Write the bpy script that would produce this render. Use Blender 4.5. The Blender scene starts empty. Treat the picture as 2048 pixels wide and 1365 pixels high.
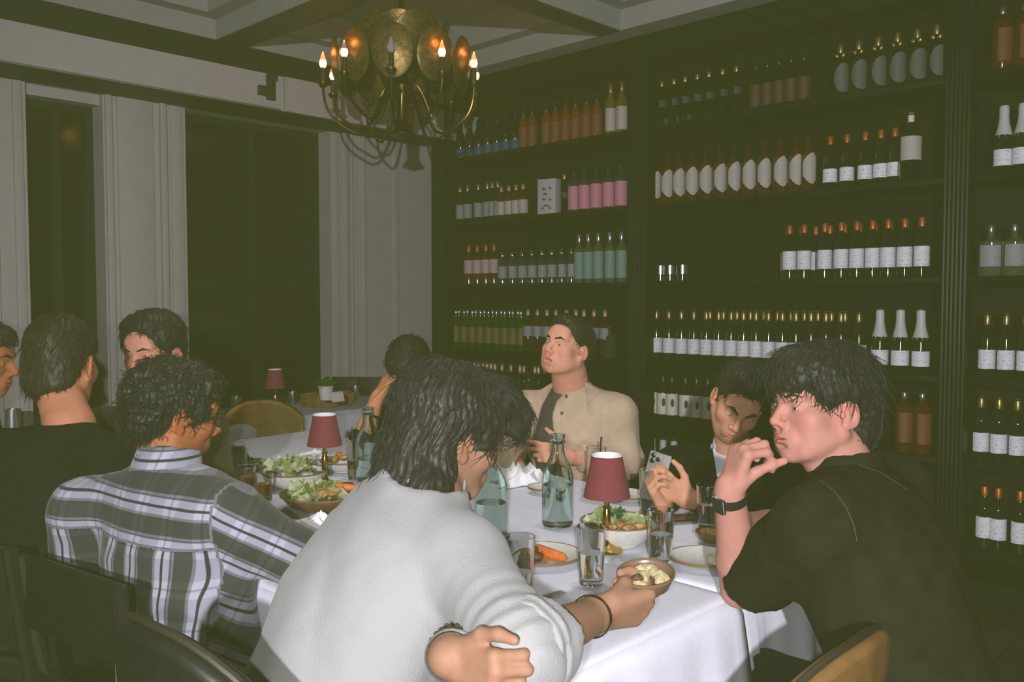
import bpy, bmesh, math, random
import numpy as np
from mathutils import Vector, Matrix
random.seed(7)
PI = math.pi
SC = bpy.context.scene
COL = SC.collection

# ---------------------------------------------------------------- camera
CAM_H = 1.42
FPX = 1763.0
HORIZON = 600.0
PITCH = math.atan((682.5 - HORIZON) / FPX)
cam_d = bpy.data.cameras.new('camera')
cam_d.sensor_width = 36.0
cam_d.lens = FPX / 2048 * 36.0
cam_d.clip_start = 0.02
cam = bpy.data.objects.new('camera', cam_d)
COL.objects.link(cam)
cam.location = (0, 0, CAM_H)
cam.rotation_euler = (PI / 2 - PITCH, 0, 0)
SC.camera = cam

# ---------------------------------------------------------------- view, world, added haze, flash and fill
SC.view_settings.view_transform = 'Standard'
SC.view_settings.look = 'None'
SC.view_settings.gamma = 1.0
SC.view_settings.use_curve_mapping = False
SC.view_settings.exposure = 0.0

world = bpy.data.worlds.new('world')
SC.world = world
world.use_nodes = True
wn = world.node_tree.nodes
wn['Background'].inputs['Color'].default_value = (0, 0, 0, 1)
wn['Background'].inputs['Strength'].default_value = 0.0
BLACK_VEIL = 0.0095
hz = wn.new('ShaderNodeVolumeScatter')          # haze added to lift the blacks to the film's olive tone
hz.inputs['Color'].default_value = (0.90, 1.0, 0.27, 1)
hz.inputs['Density'].default_value = BLACK_VEIL
world.node_tree.links.new(hz.outputs['Volume'], wn['World Output'].inputs['Volume'])

def spot(name, loc, power, size, blend, radius, tilt, col=(1., .985, 1.)):
    l = bpy.data.lights.new(name, 'SPOT')
    l.energy = power; l.color = col; l.spot_size = math.radians(size); l.spot_blend = blend; l.shadow_soft_size = radius
    o = bpy.data.objects.new(name, l); COL.objects.link(o)
    o.location = loc; o.rotation_euler = (PI / 2 - PITCH - math.radians(tilt), 0, 0)
    return o
spot('camera_flash', (-.06, -.15, CAM_H + .035), 88., 115, .6, .012, 3.)            # weak flash on the camera
spot('added_fill_spot', (-.06, -1.7, CAM_H + .46), 700., 78, .75, .03, 6.)            # unseen fill added behind the camera to even out the flash falloff

# ---------------------------------------------------------------- projection helpers
def ray(px, py):
    xr = (px - 1024.0) / FPX
    yu = (682.5 - py) / FPX
    c, s = math.cos(PITCH), math.sin(PITCH)
    return Vector((xr, c + yu * s, -s + yu * c))
def at(px, py, Y):                 # the point seen at a pixel, Y metres in front of the camera
    d = ray(px, py)
    return Vector((0, 0, CAM_H)) + d * (Y / d.y)
def onz(px, py, z):                # the point seen at a pixel on the height z
    d = ray(px, py)
    return Vector((0, 0, CAM_H)) + d * ((z - CAM_H) / d.z)

# ---------------------------------------------------------------- materials
MATS = {}
def mat(name, col=(.5, .5, .5), rough=.5, metal=0., trans=0., ior=1.45, emit=None, estr=0., var=.0, vscale=40.,
        bump=.0, bscale=200., coat=0., sheen=0., sss=0., spec=.5):
    if name in MATS: return MATS[name]
    m = bpy.data.materials.new(name); m.use_nodes = True
    nt = m.node_tree; b = nt.nodes['Principled BSDF']
    b.inputs['Base Color'].default_value = (*col, 1)
    b.inputs['Roughness'].default_value = rough
    b.inputs['Metallic'].default_value = metal
    b.inputs['IOR'].default_value = ior
    b.inputs['Specular IOR Level'].default_value = spec
    b.inputs['Transmission Weight'].default_value = trans
    b.inputs['Coat Weight'].default_value = coat
    b.inputs['Sheen Weight'].default_value = sheen
    if sss:
        b.inputs['Subsurface Weight'].default_value = sss
        b.inputs['Subsurface Radius'].default_value = (.012, .005, .003)
        b.inputs['Subsurface Scale'].default_value = .6
    if emit:
        b.inputs['Emission Color'].default_value = (*emit, 1)
        b.inputs['Emission Strength'].default_value = estr
    if var or bump:
        tc = nt.nodes.new('ShaderNodeTexCoord')
    if var:
        n = nt.nodes.new('ShaderNodeTexNoise'); n.inputs['Scale'].default_value = vscale; n.inputs['Detail'].default_value = 4
        nt.links.new(tc.outputs['Object'], n.inputs['Vector'])
        r = nt.nodes.new('ShaderNodeValToRGB')
        r.color_ramp.elements[0].position = .3; r.color_ramp.elements[1].position = .7
        r.color_ramp.elements[0].color = (*[c * (1 - var) for c in col], 1)
        r.color_ramp.elements[1].color = (*[min(1, c * (1 + var)) for c in col], 1)
        nt.links.new(n.outputs['Fac'], r.inputs['Fac'])
        nt.links.new(r.outputs['Color'], b.inputs['Base Color'])
    if bump:
        n2 = nt.nodes.new('ShaderNodeTexNoise'); n2.inputs['Scale'].default_value = bscale; n2.inputs['Detail'].default_value = 3
        nt.links.new(tc.outputs['Object'], n2.inputs['Vector'])
        bp = nt.nodes.new('ShaderNodeBump'); bp.inputs['Strength'].default_value = bump; bp.inputs['Distance'].default_value = .002
        nt.links.new(n2.outputs['Fac'], bp.inputs['Height'])
        nt.links.new(bp.outputs['Normal'], b.inputs['Normal'])
    MATS[name] = m
    return m

# ---------------------------------------------------------------- objects
def tag(o, label=None, cat=None, group=None, kind=None):
    if label: o['label'] = label
    if cat: o['category'] = cat
    if group: o['group'] = group
    if kind: o['kind'] = kind
    return o
def empty(name, loc=(0, 0, 0), rz=0., label=None, cat=None, group=None):
    o = bpy.data.objects.new(name, None); COL.objects.link(o)
    o.empty_display_size = .05
    o.location = loc; o.rotation_euler = (0, 0, rz)
    return tag(o, label, cat, group)
def link(name, me, m=None, parent=None, loc=None, rz=None):
    o = bpy.data.objects.new(name, me); COL.objects.link(o)
    if m is not None and not me.materials: me.materials.append(m)
    if parent: o.parent = parent
    if loc is not None: o.location = loc
    if rz is not None: o.rotation_euler = (0, 0, rz)
    return o
def copy_tree(o, parent=None):
    c = o.copy(); COL.objects.link(c)
    if parent is not None: c.parent = parent
    for ch in o.children: copy_tree(ch, c)
    return c

class MB:
    """collects shapes into one mesh"""
    def __init__(s): s.v = []; s.f = []; s.mi = []; s.cur = 0
    def add(s, vs, fs):
        o = len(s.v); s.v += [tuple(p) for p in vs]
        s.f += [tuple(i + o for i in f) for f in fs]; s.mi += [s.cur] * len(fs)
        return s
    def box(s, lo, hi, M=None, bev=0.):
        x0, y0, z0 = lo; x1, y1, z1 = hi
        if bev > 0:
            e = bev
            bm = bmesh.new(); bmesh.ops.create_cube(bm, size=1)
            for v in bm.verts:
                v.co = Vector(((x0 + x1) / 2 + v.co.x * (x1 - x0), (y0 + y1) / 2 + v.co.y * (y1 - y0), (z0 + z1) / 2 + v.co.z * (z1 - z0)))
            bmesh.ops.bevel(bm, geom=bm.edges[:], offset=e, segments=2, affect='EDGES', profile=.5)
            bm.verts.index_update()
            vs = [v.co.copy() for v in bm.verts]; fs = [[v.index for v in f.verts] for f in bm.faces]; bm.free()
        else:
            vs = [Vector(p) for p in ((x0, y0, z0), (x1, y0, z0), (x1, y1, z0), (x0, y1, z0), (x0, y0, z1), (x1, y0, z1), (x1, y1, z1), (x0, y1, z1))]
            fs = [(0, 3, 2, 1), (4, 5, 6, 7), (0, 1, 5, 4), (1, 2, 6, 5), (2, 3, 7, 6), (3, 0, 4, 7)]
        if M is not None: vs = [M @ p for p in vs]
        return s.add(vs, fs)
    def lathe(s, prof, n=24, c=(0, 0, 0), close=False, M=None):
        """prof: list of (r, z); r=0 ends make a cap"""
        vs, fs, rows = [], [], []
        for r, z in prof:
            if r < 1e-6:
                rows.append([len(vs)]); vs.append(Vector((c[0], c[1], c[2] + z)))
            else:
                rows.append(list(range(len(vs), len(vs) + n)))
                vs += [Vector((c[0] + r * math.cos(2 * PI * k / n), c[1] + r * math.sin(2 * PI * k / n), c[2] + z)) for k in range(n)]
        pairs = list(zip(rows, rows[1:])) + ([(rows[-1], rows[0])] if close else [])
        for a, b in pairs:
            for k in range(n):
                k2 = (k + 1) % n
                if len(a) == 1 and len(b) == 1: continue
                if len(a) == 1: fs.append((a[0], b[k2], b[k]))
                elif len(b) == 1: fs.append((a[k], a[k2], b[0]))
                else: fs.append((a[k], a[k2], b[k2], b[k]))
        if M is not None: vs = [M @ p for p in vs]
        return s.add(vs, fs)
    def tube(s, pts, r, n=8, cap=True):
        pts = [Vector(p) for p in pts]
        rs = r if isinstance(r, (list, tuple)) else [r] * len(pts)
        vs, fs = [], []
        up = Vector((0, 0, 1)); prev = None
        for i, p in enumerate(pts):
            t = (pts[min(i + 1, len(pts) - 1)] - pts[max(i - 1, 0)]).normalized()
            if prev is None:
                a = t.cross(up)
                if a.length < 1e-3: a = t.cross(Vector((1, 0, 0)))
                a.normalize()
            else:
                a = (prev - t * prev.dot(t))
                a = a.normalized() if a.length > 1e-6 else t.orthogonal().normalized()
            prev = a; b = t.cross(a)
            vs += [p + (a * math.cos(2 * PI * k / n) + b * math.sin(2 * PI * k / n)) * rs[i] for k in range(n)]
        for i in range(len(pts) - 1):
            for k in range(n):
                k2 = (k + 1) % n
                fs.append((i * n + k, i * n + k2, (i + 1) * n + k2, (i + 1) * n + k))
        if cap:
            fs.append(tuple(range(n - 1, -1, -1))); fs.append(tuple(range((len(pts) - 1) * n, len(pts) * n)))
        return s.add(vs, fs)
    def mesh(s, name, smooth=True, angle=40):
        me = bpy.data.meshes.new(name)
        me.from_pydata(s.v, [], s.f)
        me.polygons.foreach_set('material_index', s.mi)
        if smooth:
            me.polygons.foreach_set('use_smooth', [True] * len(me.polygons))
            me.update()
            try: me.set_sharp_from_angle(angle=math.radians(angle))
            except Exception: pass
        me.update()
        return me
    def build(s, name, m=None, parent=None, loc=None, rz=None, smooth=True, angle=40):
        me = s.mesh(name, smooth, angle)
        return link(name, me, m, parent, loc, rz)

def bez(p0, p1, p2, p3, n=12):
    p0, p1, p2, p3 = map(Vector, (p0, p1, p2, p3))
    return [(1 - t) ** 3 * p0 + 3 * (1 - t) ** 2 * t * p1 + 3 * (1 - t) * t * t * p2 + t ** 3 * p3 for t in [i / n for i in range(n + 1)]]
# ================================================================ the room
U = Vector((.72, -.694, 0)).normalized()        # along the bottle wall, towards the viewer's right
V = Vector((U.y, -U.x, 0))                      # out of the bottle wall into the room
C0 = Vector((-.60, 6.75, 0))
RA = math.atan2(U.y, U.x)
def rm(s, t, z=0.): return C0 + U * s + V * t + Vector((0, 0, z))
def rbox(name, s0, s1, t0, t1, z0, z1, m, parent=None, bev=0.):
    o = MB().box((s0, -t1, z0), (s1, -t0, z1), bev=bev).build(name, m, parent, smooth=bev > 0)
    if parent is None: o.location = C0; o.rotation_euler = (0, 0, RA)
    return o
def spx(px, t=0.):                              # distance along the bottle wall of what is seen at a pixel column
    r = (px - 1024.0) / FPX
    c = C0 + V * t
    return (r * c.y - c.x) / (U.x - r * U.y)
def tpx(px, s=0.):                              # distance along the left wall
    r = (px - 1024.0) / FPX
    c = C0 + U * s
    return (r * c.y - c.x) / (V.x - r * V.y)

M_plaster = mat('wall_paint', (.40, .38, .36), .75, var=.05, vscale=9, bump=.15, bscale=60)
M_ceil = mat('ceiling_paint', (.30, .296, .275), .8, var=.05, vscale=7)
M_floor = mat('floor_boards', (.035, .026, .018), .45, var=.4, vscale=12)
M_dark = mat('black_stained_wood', (.004, .004, .003), .6, var=.3, vscale=30, spec=.2)
M_flute = mat('black_lacquered_flutes', (.004, .004, .003), .48, spec=.35)
M_trimd = mat('dark_trim_and_shade', (.006, .006, .004), .6, var=.2, vscale=20)  # window trim, and the dark strips that stand for shade at the fascia
M_pane = mat('dark_window_glass', (.004, .005, .004), .12)
M_curt = mat('dark_curtain', (.012, .012, .008), .9, var=.3, vscale=30)

TOPZ = 3.0
def struct(o): return tag(o, kind='structure')
fl_o = struct(rbox('floor', -.6, 7.0, -.7, 7.6, -.06, 0., M_floor))
fb_me = MB().box((-.066, -1.2, 0), (.066, 1.2, .012), bev=.003).mesh('floor_board')
fb_me.materials.append(M_floor)
for i in range(34):
    for j in range(3):
        o = link('floor_board', fb_me, None, fl_o)
        o.location = (-.05 + i * .137, -(1.0 + j * 2.43 + (i % 2) * .7), .0)

SP = -.25                                       # face of the pilasters
wl = struct(rbox('wall_left', -.60, -.45, -.6, 6.8, 0., 3.4, M_plaster))
wb = struct(rbox('wall_back', -.5, 6.2, -.60, -.46, 0., 3.4, M_trimd))
t_p3a, t_p3b = -.40, tpx(664, SP)
t_p2a, t_p2b = tpx(377, SP), tpx(214, SP)
t_p1a = tpx(62, SP)
FASB, FAST = 2.63, 2.845                        # fascia underside and top
def pilaster(name, t0, t1, ribs):
    o = struct(rbox(name, -.46, SP, t0, t1, 0., FASB + .02, M_plaster))
    for (a, b, d) in ribs:                      # raised flat mouldings
        rbox('moulding', SP - .01, SP + d, a, b, 0., FASB, M_plaster, o, bev=.006)
    return o
pilaster('trim_1', t_p3a, t_p3b, [(t_p3b - .07, t_p3b - .01, .012), (t_p3b - .14, t_p3b - .09, .022), (t_p3b - .175, t_p3b - .155, .03), (t_p3b - .30, t_p3b - .26, .02), (t_p3b - .62, t_p3b - .56, .008)])
pilaster('trim_2', t_p2a, t_p2b, [(t_p2a + .02, t_p2a + .10, .012), (t_p2a + .13, t_p2a + .17, .03), (t_p2b - .05, t_p2b - .01, .02), (t_p2a + .21, t_p2b - .08, .015)])
pilaster('trim_3', t_p1a, 6.6, [(t_p1a + .02, t_p1a + .07, .015), (t_p1a + .15, t_p1a + .6, .015)])
def window(name, t0, t1, zt):
    o = struct(rbox(name, -.455, -.43, t0, t1, .75, zt, M_pane))
    for a, b in ((t0, t0 + .045), (t1 - .045, t1), ((t0 + t1) / 2 - .02, (t0 + t1) / 2 + .02)):
        rbox('window_frame', -.435, -.40, a, b, .75, zt, M_trimd, o)
    rbox('window_frame', -.434, -.401, t0, t1, zt - .05, zt, M_trimd, o)
    rbox('window_sill', -.455, -.30, t0, t1, .70, .75, M_trimd, o)
    rbox('lower_panel', -.455, -.40, t0, t1, 0., .70, M_trimd, o)
window('window_1', t_p3b, t_p2a, FASB)
window('window_2', t_p2b, t_p1a, FASB - .05)
struct(rbox('trim_4', -.45, -.30, t_p2b, t_p1a, FASB - .06, FASB + .01, M_plaster))

fa = struct(rbox('trim_5', -.46, .10, -.5, 6.6, FASB, FAST, M_plaster))
jt = tpx(563, .1)
rbox('fascia_step', .09, .13, -.1, jt - .03, FASB - .006, FAST - .004, M_plaster, fa)
rbox('fascia_shade', -.24, .088, -.1, 6.5, FASB - .005, FASB + .001, M_trimd, fa)  # dark strip laid under the fascia to colour in its shade
rbox('fascia_lip', .09, .125, jt + .0, 6.5, FASB + .002, FASB + .03, M_plaster, fa)
struct(rbox('trim_6', -.46, .05, -.5, 6.6, FAST, TOPZ, M_trimd))  # dark tone puts the shade between fascia and ceiling into the colour
bk = empty('wall_bracket', rm(.10, tpx(546, .1), FASB + .05), RA, 'small dark bracket fixed to the pale fascia near the corner', 'bracket')
M_brk = mat('bracket_metal', (.02, .02, .015), .5)
MB().box((0, -.03, .0), (.02, .03, .16), bev=.004).build('plate', M_brk, bk)
MB().box((.015, -.02, .12), (.06, .02, .15), bev=.004).build('arm', M_brk, bk)
MB().box((.0, -.09, .02), (.03, -.028, .08), bev=.004).build('foot', M_brk, bk)

# ceiling: a slab with dropped beams that leave coffers
ce = struct(rbox('ceiling', -.5, 6.6, -.6, 7.4, 3.30, 3.40, M_ceil))
M_soff = mat('beam_soffit_shade', (.05, .052, .035), .8, var=.1, vscale=7)  # darker than the beams: the shade of their undersides put into the colour
def beam(s0, s1, t0, t1):
    rbox('ceiling_beam', s0, s1, t0, t1, TOPZ, 3.30, M_ceil, ce)
    rbox('beam_shade', s0 + .004, s1 - .004, t0 + .004, t1 - .004, TOPZ - .006, TOPZ + .004, M_soff, ce)
    return
rbox('ceiling_beam', -.46, .05, -.5, 6.6, TOPZ, 3.30, M_ceil, ce)
rbox('ceiling_beam', .05, 6.5, -.42, .22, TOPZ, 3.30, M_ceil, ce)
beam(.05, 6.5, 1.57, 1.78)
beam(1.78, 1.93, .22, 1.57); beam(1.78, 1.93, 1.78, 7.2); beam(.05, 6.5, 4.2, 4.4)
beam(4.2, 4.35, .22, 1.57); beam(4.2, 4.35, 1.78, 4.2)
# inner lip of the coffers
def lip(s0, s1, t0, t1, w=.10, z=3.12):
    for a in ((s0, s0 + w, t0, t1), (s1 - w, s1, t0, t1), (s0 + w, s1 - w, t0, t0 + w), (s0 + w, s1 - w, t1 - w, t1)):
        rbox('coffer_moulding', a[0], a[1], a[2], a[3], z, 3.30, M_ceil, ce)
lip(.05, 1.78, .22, 1.57); lip(1.93, 4.2, .22, 1.57); lip(.05, 1.78, 1.78, 4.2); lip(1.93, 4.2, 1.78, 4.2)

# unseen fill lights added over the long table to brighten its cloth
def fill_light(s, t, label):
    p = rm(s, t, TOPZ - .0)
    z = 3.30 if not (1.78 < s < 1.93) else TOPZ
    o = empty('added_ceiling_light', (p.x, p.y, z), RA, label, 'fill_light')
    MB().lathe([(.045, -.012), (.07, -.012), (.072, -.004), (.045, -.002)], 28, close=True).build('trim_ring', mat('fill_light_ring', (.6, .6, .58), .4), o)
    MB().lathe([(0, -.003), (.044, -.003)], 28).build('lens', mat('fill_light_lens', (.8, .8, .8), .4, emit=(1., .93, .82), estr=4.), o)
    l = bpy.data.lights.new('fill_light_lamp', 'SPOT'); l.energy = 34.; l.color = (1., .95, .90); l.spot_size = math.radians(95); l.spot_blend = .9; l.shadow_soft_size = .05
    q = bpy.data.objects.new('fill_light_lamp', l); COL.objects.link(q); q.parent = o; q.location = (0, 0, -.03)
for (s_, lb_) in ((2.15, 'added unseen fill light over the far part of the long table'), (3.0, 'added unseen fill light over the middle of the long table'), (3.85, 'added unseen fill light over the near end of the long table')):
    fill_light(s_, 2.55, lb_)
# ================================================================ the bottle wall
LEV = [2.47, 2.00, 1.53, 1.05, .655, .235]        # shelf tops
shelf = empty('bottle_shelf', C0, RA, 'tall black wooden wall shelf with fluted posts, filled with bottles', 'shelf')
rbox('back_panel', -.02, 5.6, -.44, -.40, 0., 3.0, M_dark, shelf)
rbox('side_panel', -.02, .03, -.40, .0, 0., 2.63, M_dark, shelf)
rbox('top_panel', -.02, 5.6, -.42, .06, 2.93, 3.0, M_dark, shelf)
rbox('top_rail', .0, 5.6, -.06, .03, 2.86, 2.93, M_dark, shelf)
rbox('plinth', .0, 5.6, -.38, .0, 0., .10, M_dark, shelf)
POSTS = [(.03, .13), (spx(1256) , spx(1292)), (spx(1880), spx(1932)), (5.5, 5.6)]
def post(a, b):
    w = b - a; m = MB().box((a, -.0, .0), (b, .10, 2.9))
    n = max(5, int(w / .018))
    for k in range(n):
        c = a + (k + .5) * w / n
        m.lathe([(0, .1), (w / n * .46, .12), (w / n * .46, 2.83), (0, 2.85)], 8, (c, 0., 0))
    m.box((a - .01, -.02, 0.), (b + .01, .1, .12)); m.box((a - .01, -.02, 2.83), (b + .01, .1, 2.9))
    return m.build('fluted_post', M_flute, shelf)
for a, b in POSTS: post(a, b)
for (a0, b0), (a1, b1) in zip(POSTS, POSTS[1:]):
    for z in LEV:
        o = MB().box((b0 - .03, .012, z - .028), (a1 + .03, .41, z), bev=.003).build('shelf_board', M_dark, shelf)

# ---- bottles
def prof_wine(h, r, sh=.62, nr=.014):
    return [(0, .004), (r * .85, 0), (r, .006), (r, h * sh), (r * .93, h * (sh + .05)), (r * .62, h * (sh + .115)), (nr * 1.15, h * (sh + .19)), (nr, h * .86), (nr, h * .97), (nr * 1.15, h * .975), (nr * 1.15, h * .995), (0, h)]
def prof_square(h, r, sh=.66, nr=.016):
    return [(0, .004), (r * .9, 0), (r, .01), (r, h * (sh - .02)), (r * .9, h * sh), (nr * 1.4, h * (sh + .06)), (nr, h * (sh + .10)), (nr, h * .97), (0, h * .975)]
def label_mesh(r, zf, span=100, n=14, rise=.0008, mats=None, mid=-90):
    """curved paper label; zf(f) gives (z0, z1) for f in -1..1 across the label"""
    m = MB(); vs = []; fs = []
    for i in range(n + 1):
        f = -1 + 2 * i / n
        a = math.radians(mid + f * span)
        z0, z1 = zf(f)
        for rr in (r + rise, r + .0001):
            for z in (z0, z1): vs.append((rr * math.cos(a), rr * math.sin(a), z))
    for i in range(n):
        a, b = 4 * i, 4 * (i + 1)
        fs.append((a, b, b + 1, a + 1)); fs.append((a + 1, b + 1, b + 3, a + 3)); fs.append((b, a, a + 2, b + 2))
    fs.append((0, 1, 3, 2)); e = 4 * n; fs.append((e, e + 2, e + 3, e + 1))
    m.add(vs, fs)
    return m
def paper(name, col, ink=(.12, .11, .12), rows=60., amount=.5):
    """paper with printed rows of dark marks"""
    if name in MATS: return MATS[name]
    m = mat(name, col, .6)
    nt = m.node_tree; b = nt.nodes['Principled BSDF']
    tc = nt.nodes.new('ShaderNodeTexCoord')
    mp = nt.nodes.new('ShaderNodeMapping'); mp.inputs['Scale'].default_value = (rows * 1.2, rows * 1.2, rows * 2.6)
    n = nt.nodes.new('ShaderNodeTexNoise'); n.inputs['Scale'].default_value = 1.; n.inputs['Detail'].default_value = 2
    r = nt.nodes.new('ShaderNodeValToRGB')
    r.color_ramp.elements[0].position = .30; r.color_ramp.elements[1].position = .48
    r.color_ramp.elements[0].color = (*[a * (1 - amount) + i * amount for a, i in zip(col, ink)], 1)
    r.color_ramp.elements[1].color = (*col, 1)
    nt.links.new(tc.outputs['Object'], mp.inputs['Vector']); nt.links.new(mp.outputs['Vector'], n.inputs['Vector'])
    nt.links.new(n.outputs['Fac'], r.inputs['Fac']); nt.links.new(r.outputs['Color'], b.inputs['Base Color'])
    return m
G_dark = mat('bottle_dark_glass', (.006, .010, .006), .06, spec=.6)
G_black = mat('bottle_black_glass', (.004, .004, .004), .08, spec=.6)
G_amber = mat('amber_spirit', (.055, .012, .003), .06, spec=.6, var=.3, vscale=25)
G_orange = mat('orange_spirit', (.17, .03, .008), .07, spec=.6, var=.35, vscale=30)
G_clear = mat('clear_spirit_glass', (.03, .033, .03), .05, spec=.7, var=.4, vscale=40)
G_teal = mat('pale_green_spirit', (.07, .09, .045), .06, spec=.7)
G_green = mat('green_beer_glass', (.006, .05, .008), .06, spec=.7, var=.3, vscale=40)
G_blue = mat('blue_spirit', (.01, .05, .10), .1, var=.3, vscale=40)
G_yellow = mat('yellow_spirit', (.12, .09, .02), .06, spec=.7)
G_cham = mat('champagne_glass', (.006, .009, .004), .08)
P_white = paper('paper_white', (0.854, 0.842, 0.891))
P_cream = paper('paper_cream', (0.488, 0.451, 0.403), rows=80, amount=.35)
P_tan = paper('paper_ivory', (0.732, 0.695, 0.586), amount=.0)
P_pink = paper('paper_pink', (0.634, 0.220, 0.317), ink=(.35, .2, .4), amount=.5)
P_rose = paper('paper_rose_beige', (0.512, 0.366, 0.342), amount=.5)
P_teal = paper('paper_sea_green', (0.195, 0.317, 0.281), ink=(.1, .2, .2), amount=.6)
P_grey = paper('paper_grey', (0.293, 0.305, 0.317), amount=.5)
P_red = paper('paper_rust_red', (0.183, 0.049, 0.027), ink=(.1, .02, .02), amount=.6)
P_gold = paper('paper_gold_green', (.15, .115, .035), ink=(.05, .12, .03), rows=110, amount=.8)
P_blue = paper('paper_blue', (.02, .10, .18), ink=(.01, .03, .05), rows=110, amount=.85)
P_silver = mat('silver_foil', (.55, .56, .60), .25, metal=.9)
P_foilw = mat('white_foil', (.58, .57, .55), .45, bump=.4, bscale=60)
P_orangef = mat('orange_foil', (.50, .14, .045), .45, metal=.6)
P_peach = mat('peach_foil', (.50, .32, .20), .42, metal=.6)
P_gold2 = mat('gold_foil', (.42, .31, .13), .38, metal=.85)
P_blackf = mat('black_foil', (.012, .012, .012), .3)
P_ink = mat('ink_dark_oval', (.03, .035, .035), .6)
P_chrome = mat('chrome_ball', (.75, .75, .78), .08, metal=1.)

rect = lambda a, b: (lambda f: (a, b))
def shield(c, hh, tip):      # pointed top and bottom
    def z(f):
        k = 1 - abs(f) ** 1.5
        sc = .012 * (1 if int(abs(f) * 7) % 2 else 0) * .35
        return c - hh * (.45 + .55 * k) + sc, c + hh * (.45 + .55 * k) - sc
    return z
def oval(c, hh): return lambda f: (c - hh * math.sqrt(max(.02, 1 - f * f)), c + hh * math.sqrt(max(.02, 1 - f * f)))
KIND = {}
def bottle_kind(key, name, h, r, glass, profile='wine', label=None, lpaper=None, span=95, cap=None, capz=None, capr=None, extra=None, sh=.62, nr=.014, mark=None, lname='paper_label'):
    KIND[key] = dict(name=name, h=h, r=r, glass=glass, profile=profile, label=label, lpaper=lpaper, span=span, cap=cap, capz=capz, capr=capr, extra=extra, sh=sh, nr=nr, mark=mark, root=None, lname=lname)
bottle_kind('wine_w', 'wine_bottle', .305, .0375, G_dark, label=rect(.055, .155), lpaper=P_white, cap=P_orangef, capz=(.235, .3))
bottle_kind('wine_p', 'wine_bottle', .305, .0375, G_dark, label=rect(.045, .135), lpaper=P_white, cap=P_gold2, capz=(.245, .306))
bottle_kind('wine_s', 'wine_bottle', .29, .037, G_dark, label=rect(.04, .11), lpaper=P_white, cap=P_orangef, capz=(.22, .288))
bottle_kind('wine_m', 'wine_bottle', .305, .0375, G_dark, label=rect(.06, .19), lpaper=P_tan, cap=P_blackf, capz=(.235, .305), mark=True)
bottle_kind('champ', 'champagne_bottle', .325, .043, G_cham, label=rect(.04, .115), lpaper=P_white, sh=.5, nr=.017, extra='foil')
bottle_kind('shield', 'whisky_bottle', .30, .039, G_amber, label=shield(.125, .085, 0), lpaper=P_cream, span=75, sh=.66, cap=P_silver, capz=(.235, .3), capr=.011)
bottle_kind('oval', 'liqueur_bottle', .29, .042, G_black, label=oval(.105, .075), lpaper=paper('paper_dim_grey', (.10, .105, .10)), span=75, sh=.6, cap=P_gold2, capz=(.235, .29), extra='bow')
bottle_kind('orange', 'spirit_bottle', .29, .037, G_orange, label=rect(.03, .155), lpaper=P_red, span=70, sh=.6, cap=P_blackf, capz=(.235, .29))
bottle_kind('yellow', 'spirit_bottle', .335, .036, G_yellow, label=rect(.03, .175), lpaper=P_cream, span=80, sh=.62, cap=P_gold2, capz=(.27, .335))
bottle_kind('blue', 'spirit_bottle', .28, .033, G_black, label=rect(.015, .085), lpaper=P_blue, span=80, cap=P_blackf, capz=(.22, .28))
bottle_kind('pink', 'gin_bottle', .285, .042, G_clear, 'square', label=rect(.02, .175), lpaper=P_pink, span=70, sh=.72, cap=P_chrome, capz=(.215, .23), extra='ball')
bottle_kind('silver', 'liqueur_bottle', .285, .034, G_dark, label=rect(.03, .135), lpaper=P_grey, cap=P_silver, capz=(.215, .285))
bottle_kind('brown', 'liqueur_bottle', .24, .036, G_amber, label=rect(.03, .125), lpaper=P_cream, cap=P_peach, capz=(.185, .24))
bottle_kind('rose', 'rose_bottle', .30, .0375, mat('rose_wine', (.05, .008, .008), .06), label=rect(.085, .185), lpaper=P_rose, cap=P_orangef, capz=(.235, .3))
bottle_kind('gin', 'gin_bottle', .235, .037, G_clear, label=rect(.045, .13), lpaper=P_grey, span=55, sh=.66, cap=P_chrome, capz=(.19, .235))
bottle_kind('teal', 'gin_bottle', .325, .036, G_teal, 'square', label=rect(.03, .205), lpaper=P_teal, span=80, sh=.7, cap=P_silver, capz=(.27, .325))
bottle_kind('green', 'beer_bottle', .29, .031, G_green, label=rect(.05, .165), lpaper=P_gold, span=70, sh=.58, cap=P_silver, capz=(.26, .292), nr=.012)
bottle_kind('red', 'aperitif_bottle', .305, .037, mat('dark_red_aperitif', (.03, .004, .004), .06), label=rect(.115, .185), lpaper=P_grey, sh=.66, cap=P_peach, capz=(.24, .306))
bottle_kind('peach', 'wine_bottle', .30, .036, G_dark, cap=P_peach, capz=(.235, .3))
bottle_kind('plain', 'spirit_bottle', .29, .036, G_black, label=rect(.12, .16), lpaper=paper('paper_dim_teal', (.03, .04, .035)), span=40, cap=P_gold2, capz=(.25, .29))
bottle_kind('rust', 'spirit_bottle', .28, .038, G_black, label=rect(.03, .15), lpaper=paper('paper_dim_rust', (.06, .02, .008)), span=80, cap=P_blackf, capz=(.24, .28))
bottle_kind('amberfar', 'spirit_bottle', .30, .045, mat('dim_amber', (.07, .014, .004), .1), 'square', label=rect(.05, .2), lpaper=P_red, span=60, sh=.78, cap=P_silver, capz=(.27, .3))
bottle_kind('cube', 'spirit_bottle', .24, .056, G_teal, 'square', label=rect(.045, .145), lpaper=P_grey, span=80, sh=.68, cap=P_silver, capz=(.205, .24))
bottle_kind('line', 'spirit_bottle', .29, .038, G_black, label=rect(.045, .10), lpaper=P_silver, span=35, cap=P_silver, capz=(.19, .196), capr=.03, sh=.6)
bottle_kind('big', 'spirit_bottle', .33, .05, G_black, label=rect(.10, .215), lpaper=P_cream, span=85, sh=.68, cap=P_tan, capz=(.285, .33))
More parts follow.
